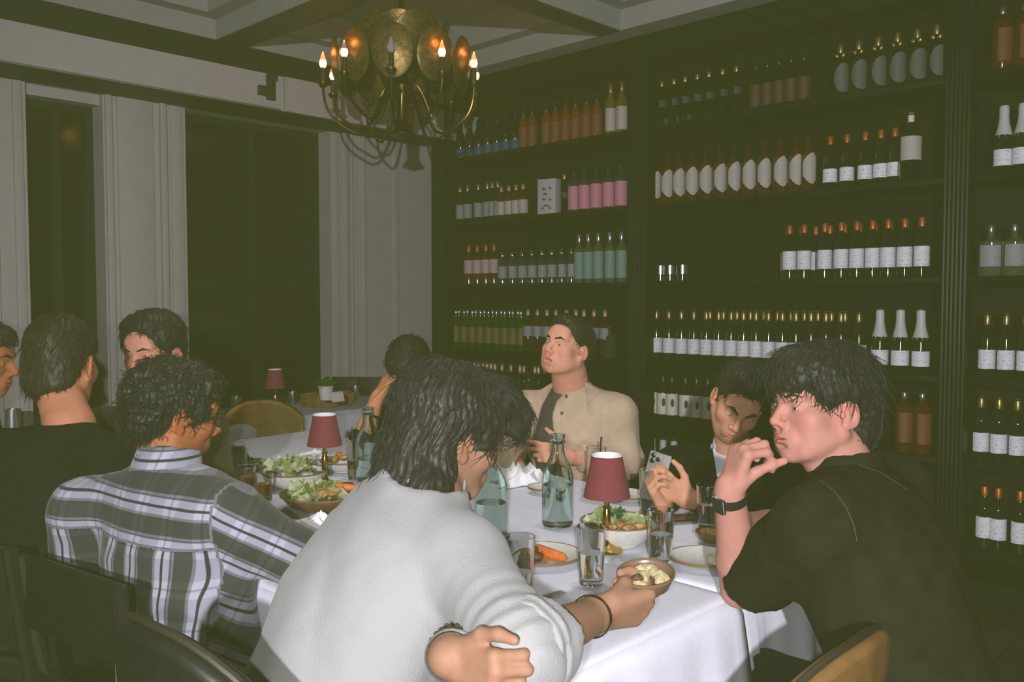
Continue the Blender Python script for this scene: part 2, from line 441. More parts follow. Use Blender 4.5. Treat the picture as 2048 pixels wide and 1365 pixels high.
def make_bottle(key):
    k = KIND[key]; h, r = k['h'], k['r']
    prof = (prof_wine if k['profile'] == 'wine' else prof_square)(h, r, k['sh'], k['nr'])
    root = MB().lathe(prof, 18).build(k['name'], k['glass'])
    if k['label']:
        lab = label_mesh(r, k['label'], k['span'], mid=-50).build(k['lname'], k['lpaper'], root)
        if k['mark']:
            label_mesh(r + .0009, oval(.135, .026), 16, 10, mid=-55).build('dark_oval_mark', P_ink, lab)
    if k['cap']:
        z0, z1 = k['capz']; cr = k['capr'] or k['nr'] * 1.1
        if k['extra'] == 'ball':
            MB().lathe([(0, z0 - .012), (.012, z0 - .008), (.018, z0 + .004), (.012, z0 + .018), (.010, z0 + .03), (.010, z1 + .05), (0, z1 + .052)], 14).build('stopper', k['cap'], root)
        else:
            MB().lathe([(cr * .9, z0), (cr, z0 + .004), (cr, z1 - .002), (cr * .8, z1 + .002), (0, z1 + .003)], 14).build('capsule', k['cap'], root)
    if k['extra'] == 'foil':
        m = MB(); n = 20; rows = [(.0185, .322), (.021, .30), (.0205, .27), (.024, .235), (.031, .205), (.040, .172)]
        vs = [(0, 0, .328)]; fs = []
        for q, (rr, z) in enumerate(rows):
            for a in range(n):
                zz = z - (.006 * (a % 2) if q == len(rows) - 1 else 0)
                vs.append((rr * 1.03 * math.cos(2 * PI * a / n), rr * 1.03 * math.sin(2 * PI * a / n), zz))
        for a in range(n):
            fs.append((0, 1 + a, 1 + (a + 1) % n))
            for q in range(len(rows) - 1):
                i = 1 + q * n; j = i + n; a2 = (a + 1) % n
                fs.append((i + a, j + a, j + a2, i + a2))
        m.add(vs, fs).build('foil_wrap', P_foilw, root)
    if k['extra'] == 'bow':
        m = MB()
        for sx in (-1, 1):
            m.lathe([(0, -.014), (.010, -.009), (.013, 0), (.010, .009), (0, .014)], 10, M=Matrix.Translation((sx * .016, -.012, .225)) @ Matrix.Rotation(sx * .6, 4, 'Y'))
        m.build('ribbon_bow', P_gold2, root)
    return root
NB = 0
ORDW = 'first second third fourth fifth sixth seventh eighth ninth tenth eleventh twelfth thirteenth fourteenth fifteenth sixteenth seventeenth'.split()
ORD = lambda i, n: ORDW[i]
def row(key, pxs, lev, label, group, depth=-.12, jit=.0, cat=None, dz=0.):
    global NB
    k = KIND[key]
    for i, px in enumerate(pxs):
        if k['root'] is None: k['root'] = o = make_bottle(key)
        else: o = copy_tree(k['root'])
        s = spx(px, depth)
        o.location = rm(s, depth + random.uniform(-jit, jit), LEV[lev] + dz)
        o.rotation_euler = (0, 0, RA + .15 + random.uniform(-.12, .12))
        lb = label if len(pxs) == 1 else label + ', ' + ORD(i, len(pxs)) + ' from left'
        tag(o, lb, cat or 'bottle', group)
        NB += 1
lin = lambda a, b, n: [a + (b - a) * i / (n - 1) for i in range(n)]

# left bay, top to bottom
row('blue', lin(922, 1030, 7), 0, 'dark bottle with bright blue label, top shelf, left bay', 'blue-labelled bottles on the top shelf')
row('orange', [1047, 1064, 1092, 1110, 1130, 1150, 1171, 1192], 0, 'orange-red spirit bottle with rust label, top shelf', 'orange bottles on the top shelf')
row('yellow', [1219, 1241], 0, 'tall yellow bottle with pale label, top left shelf', 'tall yellow bottles')
row('silver', [921, 936, 957, 975, 985, 996], 1, 'dark bottle with silver neck foil, second shelf, left bay', 'silver-necked bottles')
row('brown', [1003, 1018, 1032, 1046], 1, 'short amber bottle with cream label beside the silver-necked bottles', 'short amber bottles')
row('pink', [1147, 1168, 1191, 1216, 1240], 1, 'clear gin bottle with pink label and chrome ball stopper', 'pink-labelled gin bottles')
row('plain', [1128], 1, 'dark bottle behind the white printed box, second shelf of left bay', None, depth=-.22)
row('rose', [938, 955, 972, 988], 2, 'wine bottle with rose-beige label and rust foil, third shelf of left bay', 'rose-labelled wine bottles')
row('gin', lin(1005, 1143, 8), 2, 'short clear gin bottle with grey label and chrome cap, third shelf', 'short clear gin bottles')
row('teal', [1158, 1176, 1196, 1219, 1242], 2, 'tall square gin bottle with sea-green label, third shelf of left bay', 'sea-green gin bottles')
row('green', lin(912, 1042, 9), 3, 'green beer bottle with gold label, front row of the fourth shelf', 'green beer bottles in front')
row('green', lin(918, 1036, 8), 3, 'green beer bottle with gold label, rear row of the fourth shelf', 'green beer bottles behind', depth=-.24)
row('red', [1056, 1075, 1094, 1112, 1133, 1152, 1168, 1188, 1210], 3, 'dark red aperitif bottle behind the beige jacket', 'aperitif bottles on the fourth shelf')
row('peach', [908, 932, 940, 949, 957, 966, 974, 982, 990], 4, 'dark wine bottle with peach foil on the fifth shelf, left bay', 'peach-foiled wine bottles')
row('peach', [1004, 1022, 1040, 1048, 1070, 1077, 1090], 4, 'dark wine bottle with peach foil beside the liqueur bottles, fifth shelf', 'peach-foiled wine bottles at right')
# middle bay
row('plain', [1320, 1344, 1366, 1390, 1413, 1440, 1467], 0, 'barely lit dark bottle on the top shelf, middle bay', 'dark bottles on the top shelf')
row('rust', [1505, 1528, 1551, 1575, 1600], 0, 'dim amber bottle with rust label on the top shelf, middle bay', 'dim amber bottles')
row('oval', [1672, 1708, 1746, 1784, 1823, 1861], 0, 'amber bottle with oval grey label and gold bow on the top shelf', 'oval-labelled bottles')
row('shield', [1308, 1332, 1355, 1381, 1408, 1436, 1464, 1494, 1524, 1556, 1587, 1612], 1, 'amber whisky bottle with cream shield-shaped label, middle bay', 'shield-labelled whisky bottles')
row('wine_s', [1655, 1688, 1724, 1755, 1783], 1, 'wine bottle with small white label, second shelf of middle bay', 'small-labelled wine bottles')
row('big', [1814], 1, 'large dark bottle with wide cream label at the end of the second shelf', None, depth=-.05)
row('line', [1320, 1339, 1364], 2, 'dark bottle with silver band, third shelf, middle bay', 'silver-banded bottles')
row('wine_w', [1577, 1606, 1647, 1680, 1711, 1742, 1773, 1806, 1840], 2, 'wine bottle with white label and orange foil, front row', 'orange-foiled wine bottles')
row('wine_w', [1572, 1600, 1629, 1657, 1686, 1716, 1746, 1777, 1808, 1838], 2, 'orange-foiled wine bottle, rear row of third shelf', 'orange-foiled wine bottles behind', depth=-.27)
row('wine_p', lin(1313, 1537, 10) + [1565, 1592, 1622, 1652, 1682, 1718], 3, 'white-labelled wine bottle in the long front row, fourth shelf', 'white-labelled wine bottles in a long row')
row('wine_p', lin(1420, 1690, 11), 3, 'wine bottle with white label in the rear row, fourth shelf', 'white-labelled wine bottles behind', depth=-.27)
row('champ', [1760, 1801, 1842], 3, 'white-foiled champagne bottle beside the fluted post, middle bay', 'white-foiled champagne bottles')
row('wine_m', [1307, 1327, 1345, 1372, 1394, 1417, 1440, 1558, 1582], 4, 'wine bottle with ivory label and dark oval mark, fifth shelf', 'oval-marked wine bottles')
row('champ', [1306, 1328, 1350], 5, 'white-foiled bottle on the lowest shelf beside the person in beige', 'foiled bottles on the lowest shelf')
row('wine_s', [1560, 1600], 5, 'wine bottle on the lowest shelf between the two people at right', 'wine bottles on the lowest shelf')
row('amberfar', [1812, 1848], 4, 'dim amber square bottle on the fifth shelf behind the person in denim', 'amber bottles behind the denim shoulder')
# right bay
row('amberfar', [1990, 2035], 0, 'large amber square bottle on the top shelf, right edge', 'large amber bottles', depth=-.12)
row('champ', [1998, 2036, 2072], 1, 'white-foiled champagne bottle on the second shelf, right bay', 'champagne bottles of right bay')
row('cube', [1978, 2025, 2075], 2, 'squat square clear bottle with grey label, third shelf of right bay', 'squat square bottles')
row('wine_p', [1975, 2013, 2052], 3, 'wine bottle with white label on the fourth shelf, right bay', 'wine bottles on the fourth shelf, right bay')
row('wine_p', [1967, 2003, 2040], 4, 'wine bottle with white label on the fifth shelf, right bay', 'wine bottles on the fifth shelf, right bay', dz=.0)
row('wine_w', [1978, 2006, 2050], 5, 'wine bottle with tall white label on the lowest shelf, right bay', 'wine bottles on the lowest shelf, right bay')

# white printed box among the bottles, blue box, glass decanter
bx = empty('gift_box', rm(spx(1098, -.12), -.12, LEV[1]), RA + .2, 'white printed carton standing beside pink-labelled gin bottles', 'box')
MB().box((-.07, -.04, 0), (.07, .04, .245), bev=.002).build('carton', mat('white_card', (.5, .5, .5), .6), bx)
M_ink2 = mat('carton_ink', (.08, .08, .09), .6)
m = MB()
for q, (x, z, w) in enumerate([(-.02, .175, .03), (.03, .178, .02), (-.01, .14, .035), (-.02, .105, .03), (.03, .10, .02), (0, .062, .045), (-.03, .045, .02), (.03, .045, .02)]):
    m.box((x - w / 2, -.0408, z - .005), (x + w / 2, -.0402, z + .006))
    m.box((x - w / 4, -.0408, z + .006), (x - w / 4 + .006, -.0402, z + .014))
m.build('printed_marks', M_ink2, bx)
bb = empty('blue_box', rm(spx(1350, -.15), -.15, LEV[0]), RA, 'dim flat blue carton lying on the top shelf, middle bay', 'box')
MB().box((-.17, -.05, 0), (.17, .05, .05), bev=.003).build('carton', mat('blue_card', (.035, .06, .13), .6, var=.3), bb)
dc = empty('decanter', rm(spx(1221, -.06), -.06, LEV[3]), RA, 'small glass decanter with chrome highlights beside the fluted post', 'decanter')
MB().lathe([(0, .002), (.05, 0), (.052, .01), (.04, .03), (.043, .09), (.03, .125), (.012, .15), (.012, .17), (0, .172)], 18).build('vessel', mat('smoky_glass', (.05, .05, .05), .07, metal=.3), dc)
MB().lathe([(0, .17), (.012, .172), (.017, .185), (.01, .2), (0, .203)], 14).build('stopper', P_chrome, dc)
tl = empty('small_bottle', rm(spx(1040, -.05), -.05, LEV[4]), RA, 'stout dark bottle with pale band in front of the peach-foiled row', 'bottle')
MB().lathe(prof_wine(.25, .045, .5, .015), 18).build('glass_body', G_dark, tl)
label_mesh(.045, rect(.04, .10), 80, mid=-50).build('paper_label', P_grey, tl)
for px, lb in ((1016, 'grey spirit bottle with chrome neck at the left of the liqueur cluster'), (1058, 'blue-grey spirit bottle with chrome neck right of the liqueur cluster')):
    o = empty('spirit_bottle', rm(spx(px, -.04), -.04, LEV[4]), RA, lb, 'bottle')
    MB().lathe(prof_wine(.27, .036, .5, .013), 16).build('glass_body', G_clear, o)
    MB().lathe([(.016, .22), (.017, .225), (.017, .27), (0, .273)], 12).build('capsule', P_chrome, o)
o = empty('spirit_bottle', rm(spx(993, -.05), -.05, LEV[4]), RA, 'small bottle with golden label among dark bottles on fifth shelf', 'bottle')
MB().lathe(prof_wine(.24, .034, .55, .013), 16).build('glass_body', G_dark, o)
label_mesh(.034, rect(.06, .14), 80, mid=-50).build('paper_label', mat('gold_paper', (.42, .30, .06), .5), o)
# ================================================================ tables with cloths
TZ = .76
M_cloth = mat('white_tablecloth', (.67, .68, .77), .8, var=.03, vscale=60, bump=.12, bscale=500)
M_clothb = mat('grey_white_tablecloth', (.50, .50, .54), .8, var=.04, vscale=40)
M_tabw = mat('table_wood', (.05, .03, .015), .5)
def wob(x, y, k=1.):
    return (math.sin(x * 7.3 + y * 3.1) * math.sin(y * 9.1 - x * 2.2) * .0016 + math.sin(x * 23 + 1.7 * math.sin(y * 11)) * .0006) * k
def cloth_table(label, clabel, s0, s1, t0, t1, drop=.42, m=M_cloth, creases=(), seed=1, zoff=0., legs=True, res=.018, group=None):
    c = rm((s0 + s1) / 2, (t0 + t1) / 2, 0)
    hx, hy = (s1 - s0) / 2, (t1 - t0) / 2
    tb = empty('dining_table', c, RA, label, 'table', group)
    MB().box((-hx + .012, -hy + .012, TZ - .04), (hx - .012, hy - .012, TZ - .006), bev=.004).build('table_top', M_tabw, tb)
    for sx in (-1, 1):
        for sy in (-1, 1):
            MB().box((sx * (hx - .09) - .03, sy * (hy - .09) - .03, .012), (sx * (hx - .09) + .03, sy * (hy - .09) + .03, TZ - .04), bev=.004).build('leg', M_tabw, tb)
    rnd = random.Random(seed)
    nx, ny = int(2 * hx / res), int(2 * hy / res)
    vs, fs = [], []
    def height(x, y):
        z = wob(x + seed, y)
        for (a, b, q0, q1) in creases:          # (axis, position, amplitude, width)
            d = (x if a == 'x' else y) - b
            z += q0 * math.exp(-(d / q1) ** 2)
        e = min(hx - abs(x), hy - abs(y))
        return TZ + zoff + z - .006 * math.exp(-max(e, 0) / .008)
    for i in range(nx + 1):
        for j in range(ny + 1):
            x, y = -hx + 2 * hx * i / nx, -hy + 2 * hy * j / ny
            vs.append((x, y, height(x, y)))
    for i in range(nx):
        for j in range(ny):
            a = i * (ny + 1) + j
            fs.append((a, a + ny + 1, a + ny + 2, a + 1))
    # skirt
    per = []
    def edge(p0, p1, n):
        for k in range(n): per.append((p0[0] + (p1[0] - p0[0]) * k / n, p0[1] + (p1[1] - p0[1]) * k / n))
    edge((-hx, -hy), (hx, -hy), nx); edge((hx, -hy), (hx, hy), ny); edge((hx, hy), (-hx, hy), nx); edge((-hx, hy), (-hx, -hy), ny)
    N = len(per); rows = 14; base = len(vs)
    ph = [rnd.uniform(0, 6.28) for _ in range(6)]
    for r in range(rows + 1):
        q = r / rows
        for k, (x, y) in enumerate(per):
            L = k / N * 2 * PI
            w = (math.sin(L * 31 + ph[0]) * .5 + math.sin(L * 53 + ph[1]) * .35 + math.sin(L * 17 + ph[2]) * .4)
            cx = max(0, 1 - (hx - abs(x)) / .16); cy = max(0, 1 - (hy - abs(y)) / .16)
            cor = min(cx, cy) if (cx > 0 and cy > 0) else 0
            out = .012 + .03 * q ** .8 + q * .020 * w + cor * (.05 * q + .03 * q * math.sin(L * 190))
            onx = abs(abs(x) - hx) < 1e-6; ony = abs(abs(y) - hy) < 1e-6
            dx = (math.copysign(1, x) if onx else 0); dy = (math.copysign(1, y) if ony else 0)
            l = math.hypot(dx, dy) or 1
            if r == 0: p = (x, y, height(x, y))
            else: p = (x + dx / l * out, y + dy / l * out, TZ + zoff - .01 - drop * q - cor * .05 * q)
            vs.append(p)
    for r in range(rows):
        for k in range(N):
            k2 = (k + 1) % N
            a, b = base + r * N, base + (r + 1) * N
            fs.append((a + k, b + k, b + k2, a + k2))
    mm = MB(); mm.add(vs, fs)
    o = mm.build('tablecloth', m, None, angle=75)
    o.location = c; o.rotation_euler = (0, 0, RA)
    md = o.modifiers.new('thick', 'SOLIDIFY'); md.thickness = .0018; md.offset = -1
    tag(o, clabel, 'tablecloth')
    return tb
S0, S1 = 1.30, 4.13
cloth_table('near half of the long dining table under a white cloth', 'white tablecloth over the near half of the long dining table', S0, S1, 2.70, 3.40,
            creases=(('x', 1.1, .003, .006), ('x', .55, .002, .006), ('y', .12, .0015, .006)), seed=3, zoff=.0025)
cloth_table('far half of the long dining table, under the seated people at the bottle wall', 'white tablecloth over the far half of the long dining table', S0, S1 - .02, 1.95, 2.695,
            creases=(('x', .93, .003, .006), ('x', .2, .003, .006), ('y', -.1, .0015, .006)), seed=5)
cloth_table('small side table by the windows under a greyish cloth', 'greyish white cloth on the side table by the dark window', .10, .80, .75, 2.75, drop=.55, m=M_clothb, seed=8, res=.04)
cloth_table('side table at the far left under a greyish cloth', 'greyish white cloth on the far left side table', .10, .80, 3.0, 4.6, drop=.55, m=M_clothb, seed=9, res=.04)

# ================================================================ table lamps
M_brass = mat('polished_brass', (.50, .33, .10), .18, metal=1.)
M_shade = mat('burgundy_shade', (.165, .022, .038), .85, var=.12, vscale=120, bump=.3, bscale=400)
M_shadein = mat('white_shade_lining', (.75, .74, .74), .8)
def table_lamp(p, label, h=.252, group=None):
    o = empty('table_lamp', p, 0, label, 'lamp')
    MB().lathe([(0, .0), (.042, .0), (.044, .004), (.040, .008), (.026, .012), (.014, .022), (.009, .034), (.0075, .04)], 28).build('base', M_brass, o)
    MB().lathe([(.0075, .036), (.0105, .042), (.008, .047), (.0095, .055), (.011, .062), (.0115, .10), (.0095, .106), (.008, .112), (.012, .116), (.0075, .121), (.007, .14), (.009, .146), (.0065, .15), (.0065, h - .03), (0, h - .028)], 20).build('stem', M_brass, o)
    z0, z1, r0, r1 = h - .108, h, .060, .0385
    sh = MB().lathe([(r0, z0), (r0 + .0012, z0), (r1 + .0012, z1), (r1, z1)], 48, close=True).build('shade', M_shade, o)
    MB().lathe([(r0 - .0008, z0 + .001), (r1 - .0008, z1 + .0016)], 48).build('shade_lining', M_shadein, sh)
    MB().lathe([(r1 - .002, z1 - .001), (r1 + .002, z1 - .0005), (r1 + .0015, z1 + .0025), (r1 - .0015, z1 + .0025)], 40, close=True).build('top_trim', M_shadein, sh)
    MB().lathe([(0, h - .03), (.016, h - .028), (.02, h - .02), (.016, h - .012), (0, h - .01)], 18).build('bulb_holder', M_shadein, o)
    return o
table_lamp(onz(1213, 1103, TZ + .004), 'burgundy-shaded brass lamp in the middle of the near table end')
table_lamp(onz(650, 972, TZ + .004), 'burgundy-shaded brass lamp between the salad platters at far end')
table_lamp(onz(551, 826, TZ + .004), 'dim burgundy-shaded brass lamp on the side table by the window')

# ================================================================ glassware
M_glass = mat('clear_glass', (.97, .98, .98), .02, trans=1., ior=1.45)
M_green = mat('pale_green_glass', (.80, .93, .90), .02, trans=1., ior=1.45)
M_water = mat('water', (.98, .99, .99), .0, trans=1., ior=1.33)
M_amberw = mat('amber_drink', (.75, .32, .04), .02, trans=1., ior=1.34)
def tumbler(p, label, h=.14, r0=.0275, r1=.034, fill=.55, liquid=None, group=None):
    o = empty('drinking_glass', p, 0, label, 'glass', group)
    t = .0022; b = .011
    MB().lathe([(0, 0), (r0 * .94, 0), (r0, .003), (r1, h - .001), (r1 - t * .5, h), (r1 - t, h - .001), (r0 - t, b + .002), (r0 - t - .004, b), (0, b)], 32).build('glass_wall', M_glass, o)
    if fill:
        rf = r0 + (r1 - r0) * fill - t + .0002
        MB().lathe([(0, b - .0003), (r0 - t - .0035, b - .0003), (r0 - t + .0003, b + .0022), (rf, h * fill), (0, h * fill)], 32).build('water_fill', liquid or M_water, o)
    return o
def carafe(p, label, fill=.44):
    o = empty('water_carafe', p, 0, label, 'carafe')
    prof = [(0, .002), (.036, 0), (.043, .003), (.0455, .010), (.0455, .135), (.0445, .150), (.040, .166), (.031, .186), (.023, .204), (.019, .222), (.0185, .240), (.0225, .2425), (.0235, .247), (.0225, .252), (.0205, .254), (.0215, .262), (.0225, .266), (.0205, .268)]
    t = .003
    inn = [(.0175, .2675), (.0165, .25), (.0155, .222), (.0200, .204), (.028, .186), (.037, .166), (.0415, .150), (.0425, .135), (.0425, .018), (.039, .012), (0, .014)]
    MB().lathe(prof + inn, 40).build('glass_body', M_green, o)
    zf = .268 * fill
    MB().lathe([(0, .0137), (.0391, .0117), (.0427, .0181), (.0427, zf), (0, zf)], 40).build('water_fill', M_water, o)
    return o
g = TZ + .005
carafe(onz(1115, 1052, g), 'pale green glass water carafe right of the dark-haired head, left of the lamp', .45)
carafe(onz(982, 1074, g), 'pale green glass water carafe half hidden behind the white shirt shoulder', .36)
carafe(onz(737, 962, g), 'dark green glass carafe behind the white-shirted person, near the far lamp', .3)
tumbler(onz(1182, 1168, g), 'tall water glass in front of the lamp, nearest the held bowl', h=.135)
tumbler(onz(1321, 1126, g), 'tall water glass beside the salad bowl, right of the lamp', h=.135)
tumbler(onz(1299, 1026, g), 'tall water glass in front of the hands holding the phone', h=.135)
tumbler(onz(1416, 1056, g), 'water glass left of the raised forearm with the watch', h=.125)
tumbler(onz(1038, 1188, g), 'shadowed water glass beside the white sleeve', h=.13, r0=.031, r1=.036, fill=.4)
tumbler(onz(478, 950, g), 'empty dark glass at the far end beside the bearded profile', h=.13, fill=.0)
tumbler(onz(711, 958, g), 'tall glass with a straw left of the dark carafe', h=.14, fill=.5)
tumbler(onz(492, 985, g), 'amber drink in a short glass near the plaid shoulder', h=.09, fill=.6, liquid=M_amberw)
tumbler(onz(527, 1000, g), 'second amber drink in a short glass, closest to the plaid shoulder', h=.09, fill=.6, liquid=M_amberw)
tumbler(onz(1192, 985, g), 'tall cocktail glass with a dark straw behind the near lamp', h=.155, r0=.03, r1=.034, fill=.35)
M_straw = mat('dark_straw', (.03, .02, .02), .4)
for (px, py, dx, hh, lb) in ((1195, 985, .012, .19, 'dark straw standing in the cocktail glass behind the near lamp'), (711, 958, -.012, .19, 'dark straw standing in the glass left of the dark carafe')):
    p = onz(px, py, g)
    o = MB().tube([(0, 0, .014), (dx, 0, hh)], .003, 8).build('drinking_straw', M_straw, None, p)
    tag(o, lb, 'straw')
M_steel = mat('brushed_steel', (.62, .62, .64), .25, metal=1.)
def cup(p, label, h=.075, r=.032):
    o = empty('steel_cup', p, 0, label, 'cup')
    MB().lathe([(0, 0), (r * .9, 0), (r, .004), (r, h), (r - .002, h), (r - .002, .006), (0, .006)], 24).build('cup_wall', M_steel, o)
    MB().lathe([(r - .001, h - .003), (r + .0015, h - .002), (r + .0015, h + .001), (r - .001, h + .001)], 24, close=True).build('rim', M_steel, o)
cup(onz(473, 818, g), 'small steel cup on the side table left of the dim lamp')
cup(onz(585, 808, g), 'small steel cup on the side table right of the dim lamp')
cup(onz(711, 795, g), 'small steel cup on the side table next to the card')
cup(onz(25, 858, g), 'small steel cup on the far left table behind the dark shoulder', .10, .04)

# potted plant, wooden caddy, card on the side table
pl = empty('potted_plant', onz(652, 800, TZ + .09), 0, 'small green plant in a white pot on the side table', 'plant')
MB().lathe([(0, 0), (.034, 0), (.042, .07), (.045, .072), (.044, .08), (.040, .08), (.036, .06), (0, .06)], 24).build('pot', mat('white_pot', (.55, .53, .54), .5), pl)
M_leaf = mat('plant_leaf', (.03, .12, .015), .5, var=.4, vscale=60)
def leaf_mesh(L, w, curl):
    m = MB(); vs = []; fs = []; n = 5
    for i in range(n + 1):
        q = i / n; ww = w * math.sin(PI * min(.97, q * .9 + .08)); z = curl * q * q
        for f in (-1, 0, 1): vs.append((ww * f, L * q, z + abs(f) * ww * .35))
    for i in range(n):
        for j in range(2):
            a = i * 3 + j; fs.append((a, a + 1, a + 4, a + 3))
    return m.add(vs, fs).mesh('leaf')
lm = leaf_mesh(.085, .016, -.03); lm.materials.append(M_leaf)
for k in range(34):
    o = link('leaf', lm, None, pl)
    o.location = (random.uniform(-.015, .015), random.uniform(-.015, .015), .06)
    o.rotation_euler = (random.uniform(.35, 1.45), random.uniform(-.3, .3), random.uniform(0, 6.28)); s = random.uniform(.7, 1.15); o.scale = (s, s, s)
cd = empty('condiment_tray', onz(655, 810, g), RA + PI / 2, 'brown wooden condiment tray on the side table under the plant', 'tray')
M_cad = mat('oiled_wood', (.24, .13, .04), .55, var=.3, vscale=40)
MB().box((-.14, -.09, 0), (.14, .09, .012), bev=.002).build('bottom_board', M_cad, cd)
for a in (-.085, .085): MB().box((-.14, a - .006, .012), (.14, a + .006, .075), bev=.002).build('side_board', M_cad, cd)
for a in (-.134, .134): MB().box((a - .006, -.08, .012), (a + .006, .08, .075), bev=.002).build('end_board', M_cad, cd)
MB().box((-.06, -.07, .06), (.13, .07, .084), bev=.002).build('inner_tray', M_cad, cd)
k = empty('menu_card', onz(677, 804, TZ + .086), RA + PI / 2 + .1, 'small white folded card leaning on the wooden tray', 'card')
MB().box((-.045, -.001, 0), (.045, .001, .048), M=Matrix.Rotation(-.3, 4, 'X')).build('front_leaf', mat('card_white', (.55, .53, .50), .7), k)
MB().box((-.045, .030, 0), (.045, .032, .048), M=Matrix.Translation((0, 0, 0)) @ Matrix.Rotation(.3, 4, 'X')).build('rear_leaf', mat('card_white'), k)

# ================================================================ plates, bowls and food
M_china = mat('stoneware', (.55, .54, .50), .3, var=.08, vscale=90)
M_rim = mat('brown_glazed_rim', (.16, .10, .05), .3)
def plate(p, r, label, cat='plate', hgt=.016, tilt=None, name='dinner_plate'):
    o = empty(name, p, 0, label, cat)
    MB().lathe([(0, .0), (r * .55, 0), (r * .6, .003), (r * .97, hgt), (r, hgt + .001), (r * .97, hgt + .004), (r * .62, .007), (0, .006)], 44).build('plate_body', M_china, o)
    MB().lathe([(r * .975, hgt + .0035), (r * 1.004, hgt - .001), (r * 1.004, hgt + .0045), (r * .985, hgt + .006)], 44, close=True).build('rim', M_rim, o)
    return o
def bowl(p, r, h, label, name='serving_bowl', rim=True, m=None):
    o = empty(name, p, 0, label, 'bowl')
    MB().lathe([(0, 0), (r * .5, 0), (r * .52, .004), (r * .8, h * .35), (r * .97, h * .9), (r, h), (r * .97, h), (r * .93, h * .9), (r * .75, h * .4), (r * .4, .012), (0, .01)], 44).build('bowl_body', m or M_china, o)
    if rim: MB().lathe([(r * .965, h - .001), (r * 1.006, h - .002), (r * 1.006, h + .0025), (r * .965, h + .0025)], 44, close=True).build('rim', M_rim, o)
    return o
M_let = mat('lettuce', (.22, .28, .09), .5, var=.35, vscale=45)
M_let2 = mat('pale_lettuce', (.36, .39, .22), .5, var=.25, vscale=45)
M_herb = mat('dark_herb', (.04, .11, .03), .55, var=.4, vscale=60)
M_chick = mat('roast_chicken', (.34, .19, .07), .5, var=.35, vscale=40)
M_meat = mat('dark_meat', (.09, .035, .018), .45, var=.4, vscale=50)
M_carrot = mat('carrot', (.55, .13, .025), .5, var=.3, vscale=50)
M_chees = mat('shaved_cheese', (.42, .39, .28), .6, var=.15, vscale=60)
M_fries = mat('golden_potato', (.36, .22, .05), .5, var=.3, vscale=50)
M_gnoc = mat('creamy_gnocchi', (.36, .30, .16), .5, var=.2, vscale=50, bump=.3, bscale=90)
M_sauce = mat('tomato_sauce', (.42, .07, .03), .4, var=.3, vscale=50)
def crumple(r, seed, thick=.0015, wavy=.35):
    """a ruffled leaf"""
    rn = random.Random(seed); m = MB(); n = 14; vs = [(0, 0, 0)]; fs = []
    ph = [rn.uniform(0, 6.28) for _ in range(4)]
    for q in (1, 2, 3):
        for k in range(n):
            a = 2 * PI * k / n
            rr = r * q / 3 * (1 + .18 * math.sin(3 * a + ph[0]) + .1 * math.sin(5 * a + ph[1]))
            z = r * wavy * (q / 3) ** 2 * (.9 * math.sin(2 * a + ph[2]) + .5 * math.sin(7 * a + ph[3])) + r * .25 * (q / 3) ** 2
            vs.append((rr * math.cos(a), rr * math.sin(a), z))
    for k in range(n):
        k2 = (k + 1) % n; fs.append((0, 1 + k, 1 + k2))
        for q in (0, 1): fs.append((1 + q * n + k, 1 + (q + 1) * n + k, 1 + (q + 1) * n + k2, 1 + q * n + k2))
    me = m.add(vs, fs).mesh('leaf')
    return me
LEAF = [crumple(.032, i) for i in range(5)]
def blob_mesh(sx, sy, sz, seed, rough=.18):
    rn = random.Random(seed); bm = bmesh.new(); bmesh.ops.create_icosphere(bm, subdivisions=3, radius=1)
    ph = [rn.uniform(0, 6.28) for _ in range(6)]
    for v in bm.verts:
        c = v.co; d = 1 + rough * (math.sin(c.x * 3.1 + ph[0]) * math.sin(c.y * 3.7 + ph[1]) + .6 * math.sin(c.z * 5 + c.x * 4 + ph[2]) * math.sin(c.y * 6 + ph[3]))
        v.co = Vector((c.x * sx * d, c.y * sy * d, c.z * sz * d))
    me = bpy.data.meshes.new('morsel'); bm.to_mesh(me); bm.free()
    me.polygons.foreach_set('use_smooth', [True] * len(me.polygons))
    return me
def leafy(parent, c, rad, n, mats, h=.03, seed=0, size=1.):
    rn = random.Random(seed)
    for i in range(n):
        me = LEAF[rn.randrange(5)].copy(); me.materials.append(rn.choice(mats))
        o = link('salad_leaf', me, None, parent)
        a, q = rn.uniform(0, 6.28), rad * math.sqrt(rn.random()) * .8
        o.location = (c[0] + q * math.cos(a), c[1] + q * math.sin(a), c[2] + h * (1 - (q / rad) ** 2) * rn.uniform(.5, 1.))
        o.rotation_euler = (rn.uniform(-.7, .7), rn.uniform(-.7, .7), rn.uniform(0, 6.28)); s = size * rn.uniform(.7, 1.2); o.scale = (s, s, s)
def morsels(parent, name, c, rad, n, m, dims, seed=0, h=.01, long=False):
    rn = random.Random(seed)
    pool = [blob_mesh(*dims, seed + 10 + i) for i in range(3)]
    for me in pool: me.materials.append(m)
    for i in range(n):
        o = link(name, pool[i % 3], None, parent)
        a, q = rn.uniform(0, 6.28), rad * math.sqrt(rn.random())
        o.location = (c[0] + q * math.cos(a), c[1] + q * math.sin(a), c[2] + h * (1 - (q / max(rad, .001)) ** 2))
        o.rotation_euler = (rn.uniform(-.3, .3), rn.uniform(-.3, .3), rn.uniform(0, 6.28)); s = rn.uniform(.8, 1.15); o.scale = (s, s, s)
def stick(parent, name, a, b, r, m, seed=0):
    a, b = Vector(a), Vector(b)
    MB().tube([a + (b - a) * q for q in (0, .05, .3, .6, .9, 1)], [r * .5, r, r * 1.05, r * .95, r * .8, r * .35], 10).build(name, m, parent)
